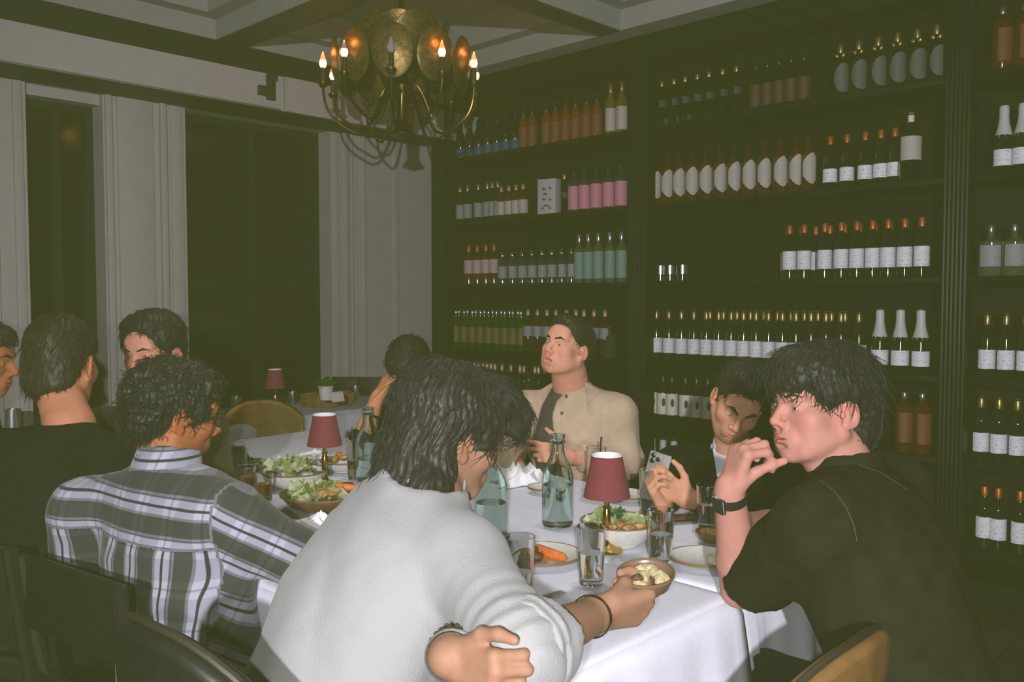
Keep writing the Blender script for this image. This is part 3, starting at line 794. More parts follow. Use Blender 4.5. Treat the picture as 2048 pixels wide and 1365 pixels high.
# 1 salad bowl beside the lamp
b1 = bowl(onz(1238, 1088, g), .103, .062, 'white bowl of green salad behind the near lamp')
b1.scale = (1, 1, 1)
leafy(b1, (0, .01, .045), .085, 16, [M_let, M_let2, M_let], .025, 1, .9); leafy(b1, (-.02, .04, .06), .03, 5, [M_herb], .01, 2, .8)
morsels(b1, 'chicken_slice', (.005, -.055, .058), .035, 5, M_chick, (.03, .016, .009), 3)
# 2 dinner plate with carrot and meat
p2 = plate(onz(1083, 1122, g), .103, 'grey plate with a carrot and dark meat next to the white sleeve')
stick(p2, 'carrot', (-.035, .045, .022), (.06, -.05, .02), .014, M_carrot)
stick(p2, 'carrot', (-.045, .03, .018), (.015, -.05, .016), .009, mat('charred_carrot', (.25, .07, .02), .5, var=.4, vscale=60))
morsels(p2, 'meat_piece', (-.035, -.03, .02), .022, 3, M_meat, (.03, .02, .014), 4)
# 3 plate behind the raised forearm
p3 = plate(onz(1408, 1128, g), .088, 'grey plate half hidden by the raised forearm')
morsels(p3, 'rice_heap', (.03, -.01, .012), .02, 4, M_chees, (.018, .015, .008), 5)
# 4 side dish near the forearm
b4 = bowl(onz(1424, 1085, g), .045, .028, 'small brown dish of food beside the raised forearm', 'side_dish', m=M_rim)
morsels(b4, 'morsel', (0, 0, .024), .025, 6, M_chick, (.014, .012, .009), 6)
# 5 far salad bowl
b5 = bowl(onz(590, 975, g), .115, .058, 'white bowl of caesar salad at the far end, left of the lamp')
leafy(b5, (0, 0, .045), .10, 20, [M_let, M_let2, M_let2], .05, 7, 1.15); morsels(b5, 'cheese_shaving', (.0, -.03, .07), .05, 7, M_chees, (.018, .014, .004), 8, .02)
# 6 dark platter with salad and carrot
b6 = bowl(onz(648, 1018, g), .135, .05, 'brown stoneware platter of salad and chicken nearest the plaid sleeve', 'serving_platter', m=mat('brown_stoneware', (.14, .085, .04), .35, var=.3))
leafy(b6, (-.03, -.03, .04), .10, 18, [M_let, M_let2, M_let2], .03, 9, 1.15)
morsels(b6, 'chicken_slice', (.03, -.03, .055), .04, 4, M_chick, (.035, .022, .01), 10); stick(b6, 'carrot', (.02, .03, .062), (.105, .025, .06), .013, M_carrot)
morsels(b6, 'meat_piece', (.05, .07, .05), .02, 2, M_meat, (.03, .02, .014), 11)
# 7 oval plate with golden potatoes behind the lamp
p7 = bowl(onz(690, 942, g), .095, .04, 'white dish of golden potatoes right of the far lamp')
morsels(p7, 'potato_wedge', (0, 0, .035), .065, 12, M_fries, (.024, .014, .010), 12, .02); morsels(p7, 'tomato', (-.03, .02, .05), .01, 2, M_sauce, (.014, .014, .012), 13)
# 8 small white bowl far
b8 = bowl(onz(612, 928, g), .05, .035, 'small white bowl at the back of the table, left of far lamp', rim=False)
morsels(b8, 'dip', (0, 0, .024), .01, 2, M_chees, (.025, .025, .006), 14)
p9 = plate(onz(490, 938, g), .10, 'grey plate at the far left end of the long table')
leafy(p9, (0, 0, .012), .07, 8, [M_herb, M_let], .02, 15)
p10 = plate(onz(1262, 1000, g), .075, 'white side plate between the near lamp and the phone', name='side_plate')
p11 = plate(onz(1090, 985, g), .06, 'small white saucer behind the middle carafe', name='side_plate')

# crumpled napkins
M_nap = mat('white_napkin', (.74, .73, .74), .85, bump=.1, bscale=300)
def napkin(p, sx, sy, h, label, seed, rz=0.):
    rn = random.Random(seed); n = 36; vs = []; fs = []
    ph = [rn.uniform(0, 6.28) for _ in range(8)]
    for i in range(n + 1):
        for j in range(n + 1):
            x, y = -1 + 2 * i / n, -1 + 2 * j / n
            e = max(0, 1 - (abs(x) ** 2.6 + abs(y) ** 2.6))
            rdg = 1 - abs(math.sin(x * 3.2 + 2.1 * y + ph[0] + .8 * math.sin(y * 4 + ph[1])))
            rd2 = 1 - abs(math.sin(-x * 2.1 + 4.6 * y + ph[2] + 1.1 * math.sin(x * 3 + ph[3])))
            z = h * e ** .45 * (.30 + .45 * rdg ** 1.5 + .35 * rd2 ** 2) if e > 0 else 0
            k = 1 + .16 * math.sin(5 * math.atan2(y, x) + ph[4])
            vs.append((x * sx * k, y * sy * k, z + .001))
    for i in range(n):
        for j in range(n):
            a = i * (n + 1) + j; fs.append((a, a + n + 1, a + n + 2, a + 1))
    o = MB().add(vs, fs).build('napkin', M_nap, None, p, rz, angle=60)
    md = o.modifiers.new('thick', 'SOLIDIFY'); md.thickness = .0015
    tag(o, label, 'napkin')
napkin(onz(1042, 965, g), .085, .075, .075, 'crumpled white napkin in front of the person in beige', 21, .4)
napkin(onz(648, 1058, g), .085, .07, .05, 'crumpled white napkin between the plaid sleeve and the white shirt', 22, .2)
napkin(onz(628, 915, g), .06, .045, .035, 'small crumpled white napkin behind the far salad bowl', 23, 1.2)

# phone lying on the table
ph_o = empty('table_phone', onz(1368, 1040, g), .25, 'black phone lying flat on the cloth beside the water glass', 'phone')
M_ph = mat('phone_black', (.008, .008, .009), .12)
MB().box((-.078, -.037, 0), (.078, .037, .008), bev=.003).build('phone_body', M_ph, ph_o)
MB().box((-.073, -.033, .0081), (.073, .033, .0086)).build('screen', mat('phone_screen', (.01, .01, .012), .05), ph_o)
MB().box((-.08, -.039, .0), (.08, .039, .005), bev=.0025).build('case', mat('phone_case_brown', (.12, .06, .03), .5), ph_o)

# cutlery
def fork(p, rz, label, L=.19):
    o = empty('fork', p, rz, label, 'fork')
    MB().tube([(0, -L / 2, .004), (0, 0, .006), (0, L * .2, .004)], [.004, .003, .0035], 8).build('handle', M_steel, o)
    h = MB().box((-.011, L * .19, .003), (.011, L * .29, .005), bev=.001).build('head', M_steel, o)
    for k in range(4): MB().box((-.011 + k * .0064, L * .28, .003), (-.0085 + k * .0064, L * .5, .005)).build('tine', M_steel, h)
def knife(p, rz, label, L=.2):
    o = empty('knife', p, rz, label, 'knife')
    MB().box((-.006, -L / 2, .0015), (.006, 0, .007), bev=.002).build('handle', M_steel, o)
    MB().box((-.007, 0, .003), (.006, L * .46, .0042), bev=.0006).build('blade', M_steel, o)
fork(onz(1062, 1206, g), -.9, 'steel fork beside the shadowed glass near the white sleeve')
knife(onz(1008, 1115, g), .5, 'steel knife on the far side of the carrot plate')
knife(onz(1435, 1140, g), .4, 'steel knife beside the plate behind the raised forearm')
# ================================================================ chandelier
M_abr = mat('aged_brass', (.15, .10, .03), .34, metal=1., var=.35, vscale=30, bump=.3, bscale=70)
M_disc = mat('amber_petal', (.17, .115, .035), .42, metal=.7, var=.45, vscale=45, bump=.5, bscale=60)
M_candle = mat('candle_sleeve_dark', (.03, .022, .010), .5)
M_hot = mat('bulb_hot', (1, .6, .4), .3, emit=(1., .50, .30), estr=2.4)
M_flame = mat('bulb_orange', (1, .3, .1), .3, emit=(1., .22, .07), estr=1.5)
M_tipg = mat('bulb_tip_glass', (.35, .28, .34), .06)
CY = 4.8
cc = at(803, 140, CY)
ch = empty('chandelier', (cc.x, cc.y, 0), 0, 'brass candle chandelier with round amber discs hanging from the coffered ceiling', 'chandelier')
zc = at(803, 140, CY).z
MB().lathe([(0, 2.29), (.018, 2.292), (.062, 2.305), (.066, 2.315), (.055, 2.325), (.035, 2.36), (.028, 2.40), (.024, 2.50), (.04, 2.54), (.05, 2.57), (.03, 2.60), (.02, 2.64), (.02, 2.9), (.05, 2.93), (.02, 2.97), (.012, 3.0), (.012, 3.30), (0, 3.31)], 28).build('stem', M_abr, ch)
MB().lathe([(0, 3.255), (.05, 3.26), (.065, 3.285), (.065, 3.3), (0, 3.302)], 24).build('ceiling_rose', M_abr, ch)
def disc(parent, pos, R3, rx, rz_, name='disc'):
    m = MB(); n = 32; vs = []; fs = []
    rings = [0, .35, .7, .93, 1.0]
    for side in (0, 1):
        for q in rings:
            for k in range(n):
                a = 2 * PI * k / n
                y = -.03 * (1 - q * q) + (.004 if side else 0) + (-.006 if q > .9 and not side else 0)
                vs.append(Vector((rx * q * math.cos(a), y, rz_ * q * math.sin(a))))
    nr = len(rings)
    for side in (0, 1):
        b = side * nr * n
        for r in range(nr - 1):
            for k in range(n):
                k2 = (k + 1) % n
                f = (b + r * n + k, b + r * n + k2, b + (r + 1) * n + k2, b + (r + 1) * n + k)
                fs.append(f if not side else f[::-1])
    for k in range(n):
        k2 = (k + 1) % n; a = (nr - 1) * n; b = nr * n + (nr - 1) * n
        fs.append((a + k, a + k2, b + k2, b + k))
    m.add([Vector(pos) + R3 @ v for v in vs], fs)
    return m.build(name, M_disc, parent)
ZB = 2.655
RR = .415
for k in range(10):
    a = -PI / 2 + k * 2 * PI / 10
    d = Vector((math.cos(a), math.sin(a), 0))
    Rz = Matrix.Rotation(a + PI / 2, 3, 'Z')
    # arm: from the hub, down in a loop and up to the candle cup
    zz = 2.52 if k % 2 else 2.47
    low = 2.31 if k % 2 == 0 else 2.36
    p = bez((d.x * .04, d.y * .04, zz + .06), (d.x * .14, d.y * .14, zz + .12), (d.x * .14, d.y * .14, low - .06), (d.x * .26, d.y * .26, low), 10)[:-1] + \
        bez((d.x * .26, d.y * .26, low), (d.x * .36, d.y * .36, low + .05), (d.x * RR, d.y * RR, low + .08), (d.x * RR, d.y * RR, 2.54), 10)
    arm = MB().tube(p, .0075, 8).build('arm', M_abr, ch)
    MB().lathe([(0, 2.53), (.016, 2.532), (.026, 2.548), (.028, 2.556), (.012, 2.555), (0, 2.553)], 16, (d.x * RR, d.y * RR, 0)).build('candle_cup', M_abr, arm)
    MB().lathe([(.013, 2.55), (.013, 2.63), (.010, 2.633), (0, 2.633)], 14, (d.x * RR, d.y * RR, 0)).build('candle_sleeve', M_candle, arm)
    lit = k != 0
    bl = MB().lathe([(0, 2.630), (.011, 2.632), (.018, 2.645), (.020, 2.656), (.0165, 2.672)], 14, (d.x * RR, d.y * RR, 0)).build('bulb', M_hot if lit else M_tipg, arm)
    MB().lathe([(.0165, 2.672), (.011, 2.690), (.005, 2.708), (0, 2.718)], 14, (d.x * RR, d.y * RR, 0)).build('bulb_tip', M_flame if lit and k % 3 != 0 else M_tipg, arm)
    if lit:
        pl_ = bpy.data.lights.new('bulb_light', 'POINT'); pl_.energy = .35; pl_.color = (1., .33, .12); pl_.shadow_soft_size = .02
        po = bpy.data.objects.new('bulb_light', pl_); COL.objects.link(po); po.parent = arm; po.location = (d.x * (RR + .0), d.y * (RR + .0), 2.72)
    # disc behind the candle
    disc(ch, d * (RR - .07) + Vector((0, 0, 2.665)), Rz @ Matrix.Rotation(.10, 3, 'X'), .105, .135)
for k in range(6):
    a = -PI / 2 + (k + .5) * 2 * PI / 6
    d = Vector((math.cos(a), math.sin(a), 0)); Rz = Matrix.Rotation(a + PI / 2, 3, 'Z')
    disc(ch, d * .20 + Vector((0, 0, 2.79)), Rz @ Matrix.Rotation(.42, 3, 'X'), .13, .13, 'upper_disc')
for k in range(5):
    a = -PI / 2 + k * 2 * PI / 5
    d = Vector((math.cos(a), math.sin(a), 0)); Rz = Matrix.Rotation(a + PI / 2, 3, 'Z')
    disc(ch, d * .10 + Vector((0, 0, 2.85)), Rz @ Matrix.Rotation(.6, 3, 'X'), .11, .10, 'upper_disc')
# ================================================================ smooth solid modelling for bodies, clothes and hair
def v3(p): return np.array((p[0], p[1], p[2]), dtype=np.float64)
class Prim:
    def __init__(s, f, lo, hi): s.f = f; s.lo = lo; s.hi = hi
def cone(a, b, ra, rb):
    a, b = v3(a), v3(b); ab = b - a; L2 = max(ab @ ab, 1e-12)
    def f(x, y, z):
        px, py, pz = x - a[0], y - a[1], z - a[2]
        t = np.clip((px * ab[0] + py * ab[1] + pz * ab[2]) / L2, 0, 1)
        return np.sqrt((px - t * ab[0]) ** 2 + (py - t * ab[1]) ** 2 + (pz - t * ab[2]) ** 2) - (ra + (rb - ra) * t)
    r = max(ra, rb)
    return Prim(f, np.minimum(a, b) - r, np.maximum(a, b) + r)
def conecut(a, b, ra, rb, r0=None):
    """a sleeve: like cone, but cut flat at b"""
    c = cone(a, b, ra, rb); a_, b_ = v3(a), v3(b); n = (b_ - a_) / np.linalg.norm(b_ - a_)
    f0 = c.f
    def f(x, y, z): return np.maximum(f0(x, y, z), (x - b_[0]) * n[0] + (y - b_[1]) * n[1] + (z - b_[2]) * n[2])
    return Prim(f, c.lo, c.hi)
def ell(c, r, R=None):
    c, r = v3(c), v3(r); R = np.eye(3) if R is None else np.array(R)
    def f(x, y, z):
        px, py, pz = x - c[0], y - c[1], z - c[2]
        q = [(px * R[0, i] + py * R[1, i] + pz * R[2, i]) for i in range(3)]
        k0 = np.sqrt((q[0] / r[0]) ** 2 + (q[1] / r[1]) ** 2 + (q[2] / r[2]) ** 2)
        k1 = np.sqrt((q[0] / r[0] ** 2) ** 2 + (q[1] / r[1] ** 2) ** 2 + (q[2] / r[2] ** 2) ** 2) + 1e-9
        return k0 * (k0 - 1) / k1
    e = np.abs(R) @ r
    return Prim(f, c - e, c + e)
def sweep(A, B, right, ts, ws, ds, fwd_shift=None):
    """elliptic torso between A and B; widths ws and depths ds at ts"""
    A, B = v3(A), v3(B); ax = B - A; L = np.linalg.norm(ax); ax = ax / L
    r = v3(right); r = r - ax * (r @ ax); r /= np.linalg.norm(r); d = np.cross(ax, r)
    fs = np.zeros(len(ts)) if fwd_shift is None else np.array(fwd_shift)
    def f(x, y, z):
        px, py, pz = x - A[0], y - A[1], z - A[2]
        t = (px * ax[0] + py * ax[1] + pz * ax[2]) / L
        l = px * r[0] + py * r[1] + pz * r[2]
        w = np.interp(t, ts, ws).astype(np.float32); dp = np.interp(t, ts, ds).astype(np.float32)
        q = px * d[0] + py * d[1] + pz * d[2] - np.interp(t, ts, fs)
        e = (np.sqrt((l / w) ** 2 + (q / dp) ** 2) - 1) * np.minimum(w, dp)
        return np.maximum(e, np.maximum(ts[0] - t, t - ts[-1]) * L)
    m = max(max(ws), max(ds)) + abs(fs).max()
    P0, P1 = A + ax * L * ts[0], A + ax * L * ts[-1]
    return Prim(f, np.minimum(P0, P1) - m, np.maximum(P0, P1) + m)
def half(p, n):
    p, n = v3(p), v3(n); n /= np.linalg.norm(n)
    return Prim(lambda x, y, z: (x - p[0]) * n[0] + (y - p[1]) * n[1] + (z - p[2]) * n[2], None, None)
def shell(A, B, ra, rb, th, ea=1., R=None):
    """open cone wall (collar) from A to B"""
    A, B = v3(A), v3(B); ax = B - A; L = np.linalg.norm(ax); ax /= L
    def f(x, y, z):
        px, py, pz = x - A[0], y - A[1], z - A[2]
        t = px * ax[0] + py * ax[1] + pz * ax[2]
        rr = np.sqrt(np.maximum(px * px + py * py + pz * pz - t * t, 0))
        tt = np.clip(t / L, 0, 1)
        return np.maximum(np.abs(rr - (ra + (rb - ra) * tt)) - th, np.maximum(-t, t - L))
    m = max(ra, rb) + th + .01
    return Prim(f, np.minimum(A, B) - m, np.maximum(A, B) + m)
def xf(prims, R, c, sc=1.):
    """local primitives moved into the world"""
    R = np.array(R); c = v3(c); out = []
    for (p, op, k) in prims:
        def f(x, y, z, g=p.f):
            px, py, pz = (x - c[0]) / sc, (y - c[1]) / sc, (z - c[2]) / sc
            return g(px * R[0, 0] + py * R[1, 0] + pz * R[2, 0], px * R[0, 1] + py * R[1, 1] + pz * R[2, 1], px * R[0, 2] + py * R[1, 2] + pz * R[2, 2]) * sc
        if p.lo is None: lo = hi = None
        else:
            cr = np.array([[p.lo[0] if i & 1 else p.hi[0], p.lo[1] if i & 2 else p.hi[1], p.lo[2] if i & 4 else p.hi[2]] for i in range(8)])
            w = cr @ R.T * sc + c; lo, hi = w.min(0), w.max(0)
        out.append((Prim(f, lo, hi), op, k * sc))
    return out
def smin(a, b, k):
    if k <= 0: return np.minimum(a, b)
    h = np.maximum(k - np.abs(a - b), 0) / k
    return np.minimum(a, b) - h * h * k * .25
class Vol:
    def __init__(s, ops, h, clip=None):
        """ops: list of (prim, '+' or '-', k)"""
        los = [p.lo - k for p, o, k in ops if o == '+']; his = [p.hi + k for p, o, k in ops if o == '+']
        s.h = h; s.lo = np.min(los, 0) - 3 * h; hi = np.max(his, 0) + 3 * h
        if clip is not None: s.lo = np.maximum(s.lo, clip[0]); hi = np.minimum(hi, clip[1])
        s.n = np.maximum(4, np.ceil((hi - s.lo) / h).astype(int) + 1)
        s.D = np.full(s.n, 1.0, np.float32)
        s.ax = [(s.lo[i] + h * np.arange(s.n[i])).astype(np.float32) for i in range(3)]
        for p, o, k in ops: s.op(p, o, k)
    def op(s, p, o, k):
        m = k + 3 * s.h
        if p.lo is None: sl = [slice(0, n) for n in s.n]
        else:
            i0 = np.clip(np.floor((p.lo - m - s.lo) / s.h).astype(int), 0, s.n); i1 = np.clip(np.ceil((p.hi + m - s.lo) / s.h).astype(int) + 1, 0, s.n)
            if np.any(i1 <= i0): return
            sl = [slice(a, b) for a, b in zip(i0, i1)]
        X = s.ax[0][sl[0]][:, None, None]; Y = s.ax[1][sl[1]][None, :, None]; Z = s.ax[2][sl[2]][None, None, :]
        d = p.f(X, Y, Z).astype(np.float32)
        sub = s.D[sl[0], sl[1], sl[2]]
        if o == '+': s.D[sl[0], sl[1], sl[2]] = smin(sub, d, k)
        else: s.D[sl[0], sl[1], sl[2]] = -smin(-sub, d, k)
    def displace(s, fn, band=.02):
        idx = np.nonzero(np.abs(s.D) < band)
        P = np.stack([s.ax[i][idx[i]] for i in range(3)], 1)
        s.D[idx] += fn(P).astype(np.float32)
    def mesh(s):
        D = s.D; S = D < 0
        n = s.n
        c = [S[i:n[0] - 1 + i, j:n[1] - 1 + j, k:n[2] - 1 + k] for i in (0, 1) for j in (0, 1) for k in (0, 1)]
        cnt = np.zeros(c[0].shape, np.int8)
        for q in c: cnt += q
        act = (cnt > 0) & (cnt < 8)
        I, J, K = np.nonzero(act)
        vid = np.full(act.shape, -1, np.int32); vid[I, J, K] = np.arange(len(I), dtype=np.int32)
        acc = np.zeros((len(I), 3)); num = np.zeros(len(I))
        off = [(i, j, k) for i in (0, 1) for j in (0, 1) for k in (0, 1)]
        val = [D[I + o[0], J + o[1], K + o[2]] for o in off]
        for a in range(8):
            for b in range(a + 1, 8):
                df = [abs(off[a][q] - off[b][q]) for q in range(3)]
                if sum(df) != 1: continue
                va, vb = val[a], val[b]; m = (va < 0) != (vb < 0)
                t = np.where(m, va / np.where(m, va - vb, 1), 0)
                for q in range(3):
                    acc[:, q] += np.where(m, off[a][q] + t * (off[b][q] - off[a][q]), 0)
                num += m
        acc /= num[:, None]
        V_ = (acc + np.stack([I, J, K], 1)) * s.h + s.lo
        F = []
        for ax in range(3):
            sl0 = [slice(1, n[q] - 1) for q in range(3)]; sl1 = list(sl0)
            sl0[ax] = slice(0, n[ax] - 1); sl1[ax] = slice(1, n[ax])
            A, B = S[tuple(sl0)], S[tuple(sl1)]
            ch = A != B
            i, j, k = np.nonzero(ch); sg = A[i, j, k]
            base = [i, j, k]
            for q in range(3):
                if q != ax: base[q] = base[q] + 1
            u, w = (ax + 1) % 3, (ax + 2) % 3
            def cell(du, dw):
                b = [base[0].copy(), base[1].copy(), base[2].copy()]; b[u] = b[u] - du; b[w] = b[w] - dw
                return vid[b[0], b[1], b[2]]
            q = np.stack([cell(1, 1), cell(0, 1), cell(0, 0), cell(1, 0)], 1)
            q[~sg] = q[~sg][:, ::-1]
            F.append(q)
        F = np.concatenate(F)
        F = F[(F >= 0).all(1)]
        return V_, F
def np_mesh(name, V_, F, m=None, attrs=None, smooth=True):
    me = bpy.data.meshes.new(name)
    me.vertices.add(len(V_)); me.vertices.foreach_set('co', np.asarray(V_, np.float32).ravel())
    k = F.shape[1]
    me.loops.add(F.size); me.loops.foreach_set('vertex_index', F.astype(np.int32).ravel())
    me.polygons.add(len(F)); me.polygons.foreach_set('loop_start', np.arange(0, F.size, k, dtype=np.int32))
    me.update(calc_edges=True)
    me.polygons.foreach_set('use_smooth', np.ones(len(F), bool))
    for nm, arr in (attrs or {}).items():
        if arr.shape[1] == 4:
            at_ = me.attributes.new(nm, 'FLOAT_COLOR', 'POINT'); at_.data.foreach_set('color', arr.astype(np.float32).ravel())
        else:
            at_ = me.attributes.new(nm, 'FLOAT_VECTOR', 'POINT'); at_.data.foreach_set('vector', arr.astype(np.float32).ravel())
    if m: me.materials.append(m)
    me.validate()
    return me
def relax(V_, F, it=2, lam=.5):
    for _ in range(it):
        s = np.zeros_like(V_); c = np.zeros(len(V_))
        for a, b in ((0, 1), (1, 2), (2, 3), (3, 0)):
            np.add.at(s, F[:, a], V_[F[:, b]]); np.add.at(c, F[:, a], 1); np.add.at(s, F[:, b], V_[F[:, a]]); np.add.at(c, F[:, b], 1)
        V_ = V_ + lam * (s / np.maximum(c, 1)[:, None] - V_)
    return V_
def sinoise(P, f, seed=0, oct=3):
    rs = np.random.RandomState(seed); out = np.zeros(len(P)); a = 1.
    for o in range(oct):
        for q in range(3):
            k = rs.normal(size=3); k = k / np.linalg.norm(k) * f * 6.283
            k2 = rs.normal(size=3); k2 = k2 / np.linalg.norm(k2) * f * 4.
            out += a * np.sin(P @ k + 1.6 * np.sin(P @ k2 + rs.uniform(0, 6.28)) + rs.uniform(0, 6.28)) / 3
        f *= 2.1; a *= .5
    return out
def ridged(P, f, seed=0, stretch=None):
    Q = P if stretch is None else P * np.array(stretch)
    return 1 - 2 * np.abs(np.sin(3.14 * f * (Q @ np.array([.8, .5, .33])) + 2.2 * sinoise(Q, f * .35, seed, 2)))

# ---------------------------------------------------------------- heads
def rot(yaw, pitch=0., roll=0.):
    """yaw 0 looks away from the camera, 90 to the picture's right, 180 at the camera; pitch > 0 looks down"""
    M = Matrix.Rotation(-math.radians(yaw), 3, 'Z') @ Matrix.Rotation(-math.radians(pitch), 3, 'X') @ Matrix.Rotation(math.radians(roll), 3, 'Y')
    return np.array(M)
def head_ops(jaw=1., nose=1., mouth_open=0., cheek=1., smile=0., chin=1., lid=.35, brow=1.):
    o = []
    A = lambda p, k=.012: o.append((p, '+', k))
    S = lambda p, k=.006: o.append((p, '-', k))
    A(ell((0, -.018, .040), (.075, .094, .082)))
    A(ell((0, .022, -.005), (.066, .073, .085)), .02)
    A(ell((0, .030, -.052), (.054 * jaw, .056, .058)), .02)
    for s in (-1, 1):
        A(cone((s * .054 * jaw, -.005, -.048), (s * .030 * jaw, .060, -.088), .020, .018), .025)
        A(ell((s * .041, .058, -.022), (.024 * cheek, .026, .024)), .02)
        if cheek > 1.1: A(ell((s * .040 * jaw, .042, -.058), (.024, .030, .028)), .025)
        S(ell((s * .031, .100, .001), (.021, .015, .0125)), .012)
        A(cone((s * .012, .0885, .0195), (s * .044, .076, .0235), .0085 * brow, .0065 * brow), .012)
    A(ell((0, .070, -.098), (.021 * chin, .018, .016)), .022)
    A(ell((0, .072, .045), (.046, .022, .034)), .03)
    # nose
    A(cone((0, .090, .012), (0, .111 * (1 + .02 * (nose - 1)), -.026), .0075, .0105 * nose), .012)
    A(ell((0, .113, -.030), (.0105 * nose, .010, .009)), .006)
    for s in (-1, 1):
        A(ell((s * .0125 * nose, .102, -.0345), (.0075 * nose, .010, .0075)), .006)
        S(ell((s * .0065, .107, -.041), (.0036, .0055, .003)), .003)
    # mouth
    mo = mouth_open
    A(ell((0, .085, -.064), (.030, .016, .022)), .02)
    S(ell((0, .108, -.0475), (.0035, .008, .008)), .006)
    for s in (-1, 1):
        A(cone((s * .004, .1005, -.0605), (s * (.022 + .005 * smile), .0885, -.0645 + .006 * smile), .0050, .0026), .004)
        A(cone((0, .0995, -.0705 - .013 * mo), (s * (.021 + .005 * smile), .0885, -.066 + .006 * smile - .006 * mo), .0058, .0028), .004)
    S(ell((0, .101, -.0652 - .006 * mo), (.021 + .004 * smile, .014 + .012 * mo, .0014 + .009 * mo)), .0025)
    S(ell((0, .098, -.0805 - .012 * mo), (.016, .010, .005)), .008)
    # eyelids
    for s in (-1, 1):
        A(ell((s * .0315, .0765, .0005), (.0155, .0145, .0125)), .004)
        S(ell((s * .0315, .0905, -.0008), (.0118, .0075, .0052 * (1 - lid))), .0015)
    # ears
    for s in (-1, 1):
        Re = np.array(Matrix.Rotation(s * .38, 3, 'Z') @ Matrix.Rotation(-.18, 3, 'X'))
        A(ell((s * .0800, -.012, -.006), (.0065, .0185, .031), Re), .005)
        A(ell((s * .0775, -.004, -.030), (.0065, .010, .011)), .006)
        S(ell((s * .0868, -.008, -.002), (.0055, .0105, .020), Re), .003)
        A(cone((s * .0815, -.003, .006), (s * .081, -.008, -.016), .0032, .0028), .003)
        A(ell((s * .0785, .006, -.010), (.0045, .0045, .008)), .003)
    return o
def eye_mesh(parent, R, c, sc, gaze=(0, 0), lid=.3):
    M_eye = mat('eye_white', (.62, .58, .55), .15); M_iris = mat('iris_brown', (.025, .012, .006), .1)
    for s in (-1, 1):
        o = MB()
        vs = []; 
        cen = Vector((s * .0315, .0775, -.0005))
        m = MB().lathe([(0, -.0115), (.006, -.0098), (.0100, -.0058), (.0115, 0), (.0100, .0058), (.006, .0098), (0, .0115)], 16)
        pts = [Vector(p) for p in m.v]
        W = [v3(c) + np.array(R) @ (np.array(p + cen)) * sc for p in pts]
        e = MB(); e.add([Vector(w) for w in W], m.f); e = e.build('eye', M_eye, parent)
        d = Vector((gaze[0], 1, gaze[1])).normalized()
        m2 = MB().lathe([(0, .0119), (.0030, .0116), (.0054, .0104)], 16)
        q = Vector((0, 0, 1)).rotation_difference(d).to_matrix()
        W = [v3(c) + np.array(R) @ np.array(q @ Vector(p) + cen) * sc for p in m2.v]
        i = MB(); i.add([Vector(w) for w in W], m2.f); i.build('iris', M_iris, e)
def hand_ops(w, d, n, left, curls, tdirs=None, sc=1., spread=.06, k=.006):
    """w wrist, d finger direction, n palm normal; curls: per finger (a, b, c) bends in degrees"""
    d = Vector(d).normalized(); n = Vector(n); n = (n - d * n.dot(d)).normalized()
    t = (n.cross(d) if left else d.cross(n)).normalized(); w = Vector(w)
    o = []
    offs = [.029, .0095, -.0100, -.0275]; fw = [.092, .097, .092, .083]
    L = [(.043, .026, .021), (.047, .030, .022), (.043, .027, .021), (.034, .021, .019)]
    rad = [(.0105, .0090, .0080, .0068), (.0105, .0092, .0082, .0070), (.0100, .0088, .0078, .0066), (.0090, .0078, .0070, .0060)]
    tips = []
    for i in range(4):
        kn = w + (d * fw[i] + t * offs[i] - n * .003) * sc
        o.append((cone(w + t * offs[i] * .55 * sc, kn, .0165 * sc, .0120 * sc), '+', .012 * sc))
        ang = 0.; p = kn
        sp = t * offs[i] / .03 * spread
        for j in range(3):
            ang += math.radians(curls[i][j])
            dd = (d * math.cos(ang) + n * math.sin(ang) + sp * max(0, math.cos(ang))).normalized()
            q = p + dd * L[i][j] * sc
            o.append((cone(p, q, rad[i][j] * sc, rad[i][j + 1] * sc), '+', k * sc)); p = q
        tips.append(p)
    td = tdirs or [(.55, .80, .25), (.85, .45, .30), (.95, .15, .30)]
    p = w + (d * .022 + t * .022 + n * .004) * sc
    tl = (.047, .034, .028); tr = (.0155, .0115, .0100, .0080)
    for j in range(3):
        dd = (d * td[j][0] + t * td[j][1] + n * td[j][2]).normalized(); q = p + dd * tl[j] * sc
        o.append((cone(p, q, tr[j] * sc, tr[j + 1] * sc), '+', (.014 if j == 0 else k) * sc)); p = q
    tips.append(p)
    o.append((cone(w + d * .02 * sc - t * .02 * sc + n * .006 * sc, w + d * .075 * sc - t * .02 * sc + n * .006 * sc, .014 * sc, .012 * sc), '+', .012 * sc))
    return o, tips
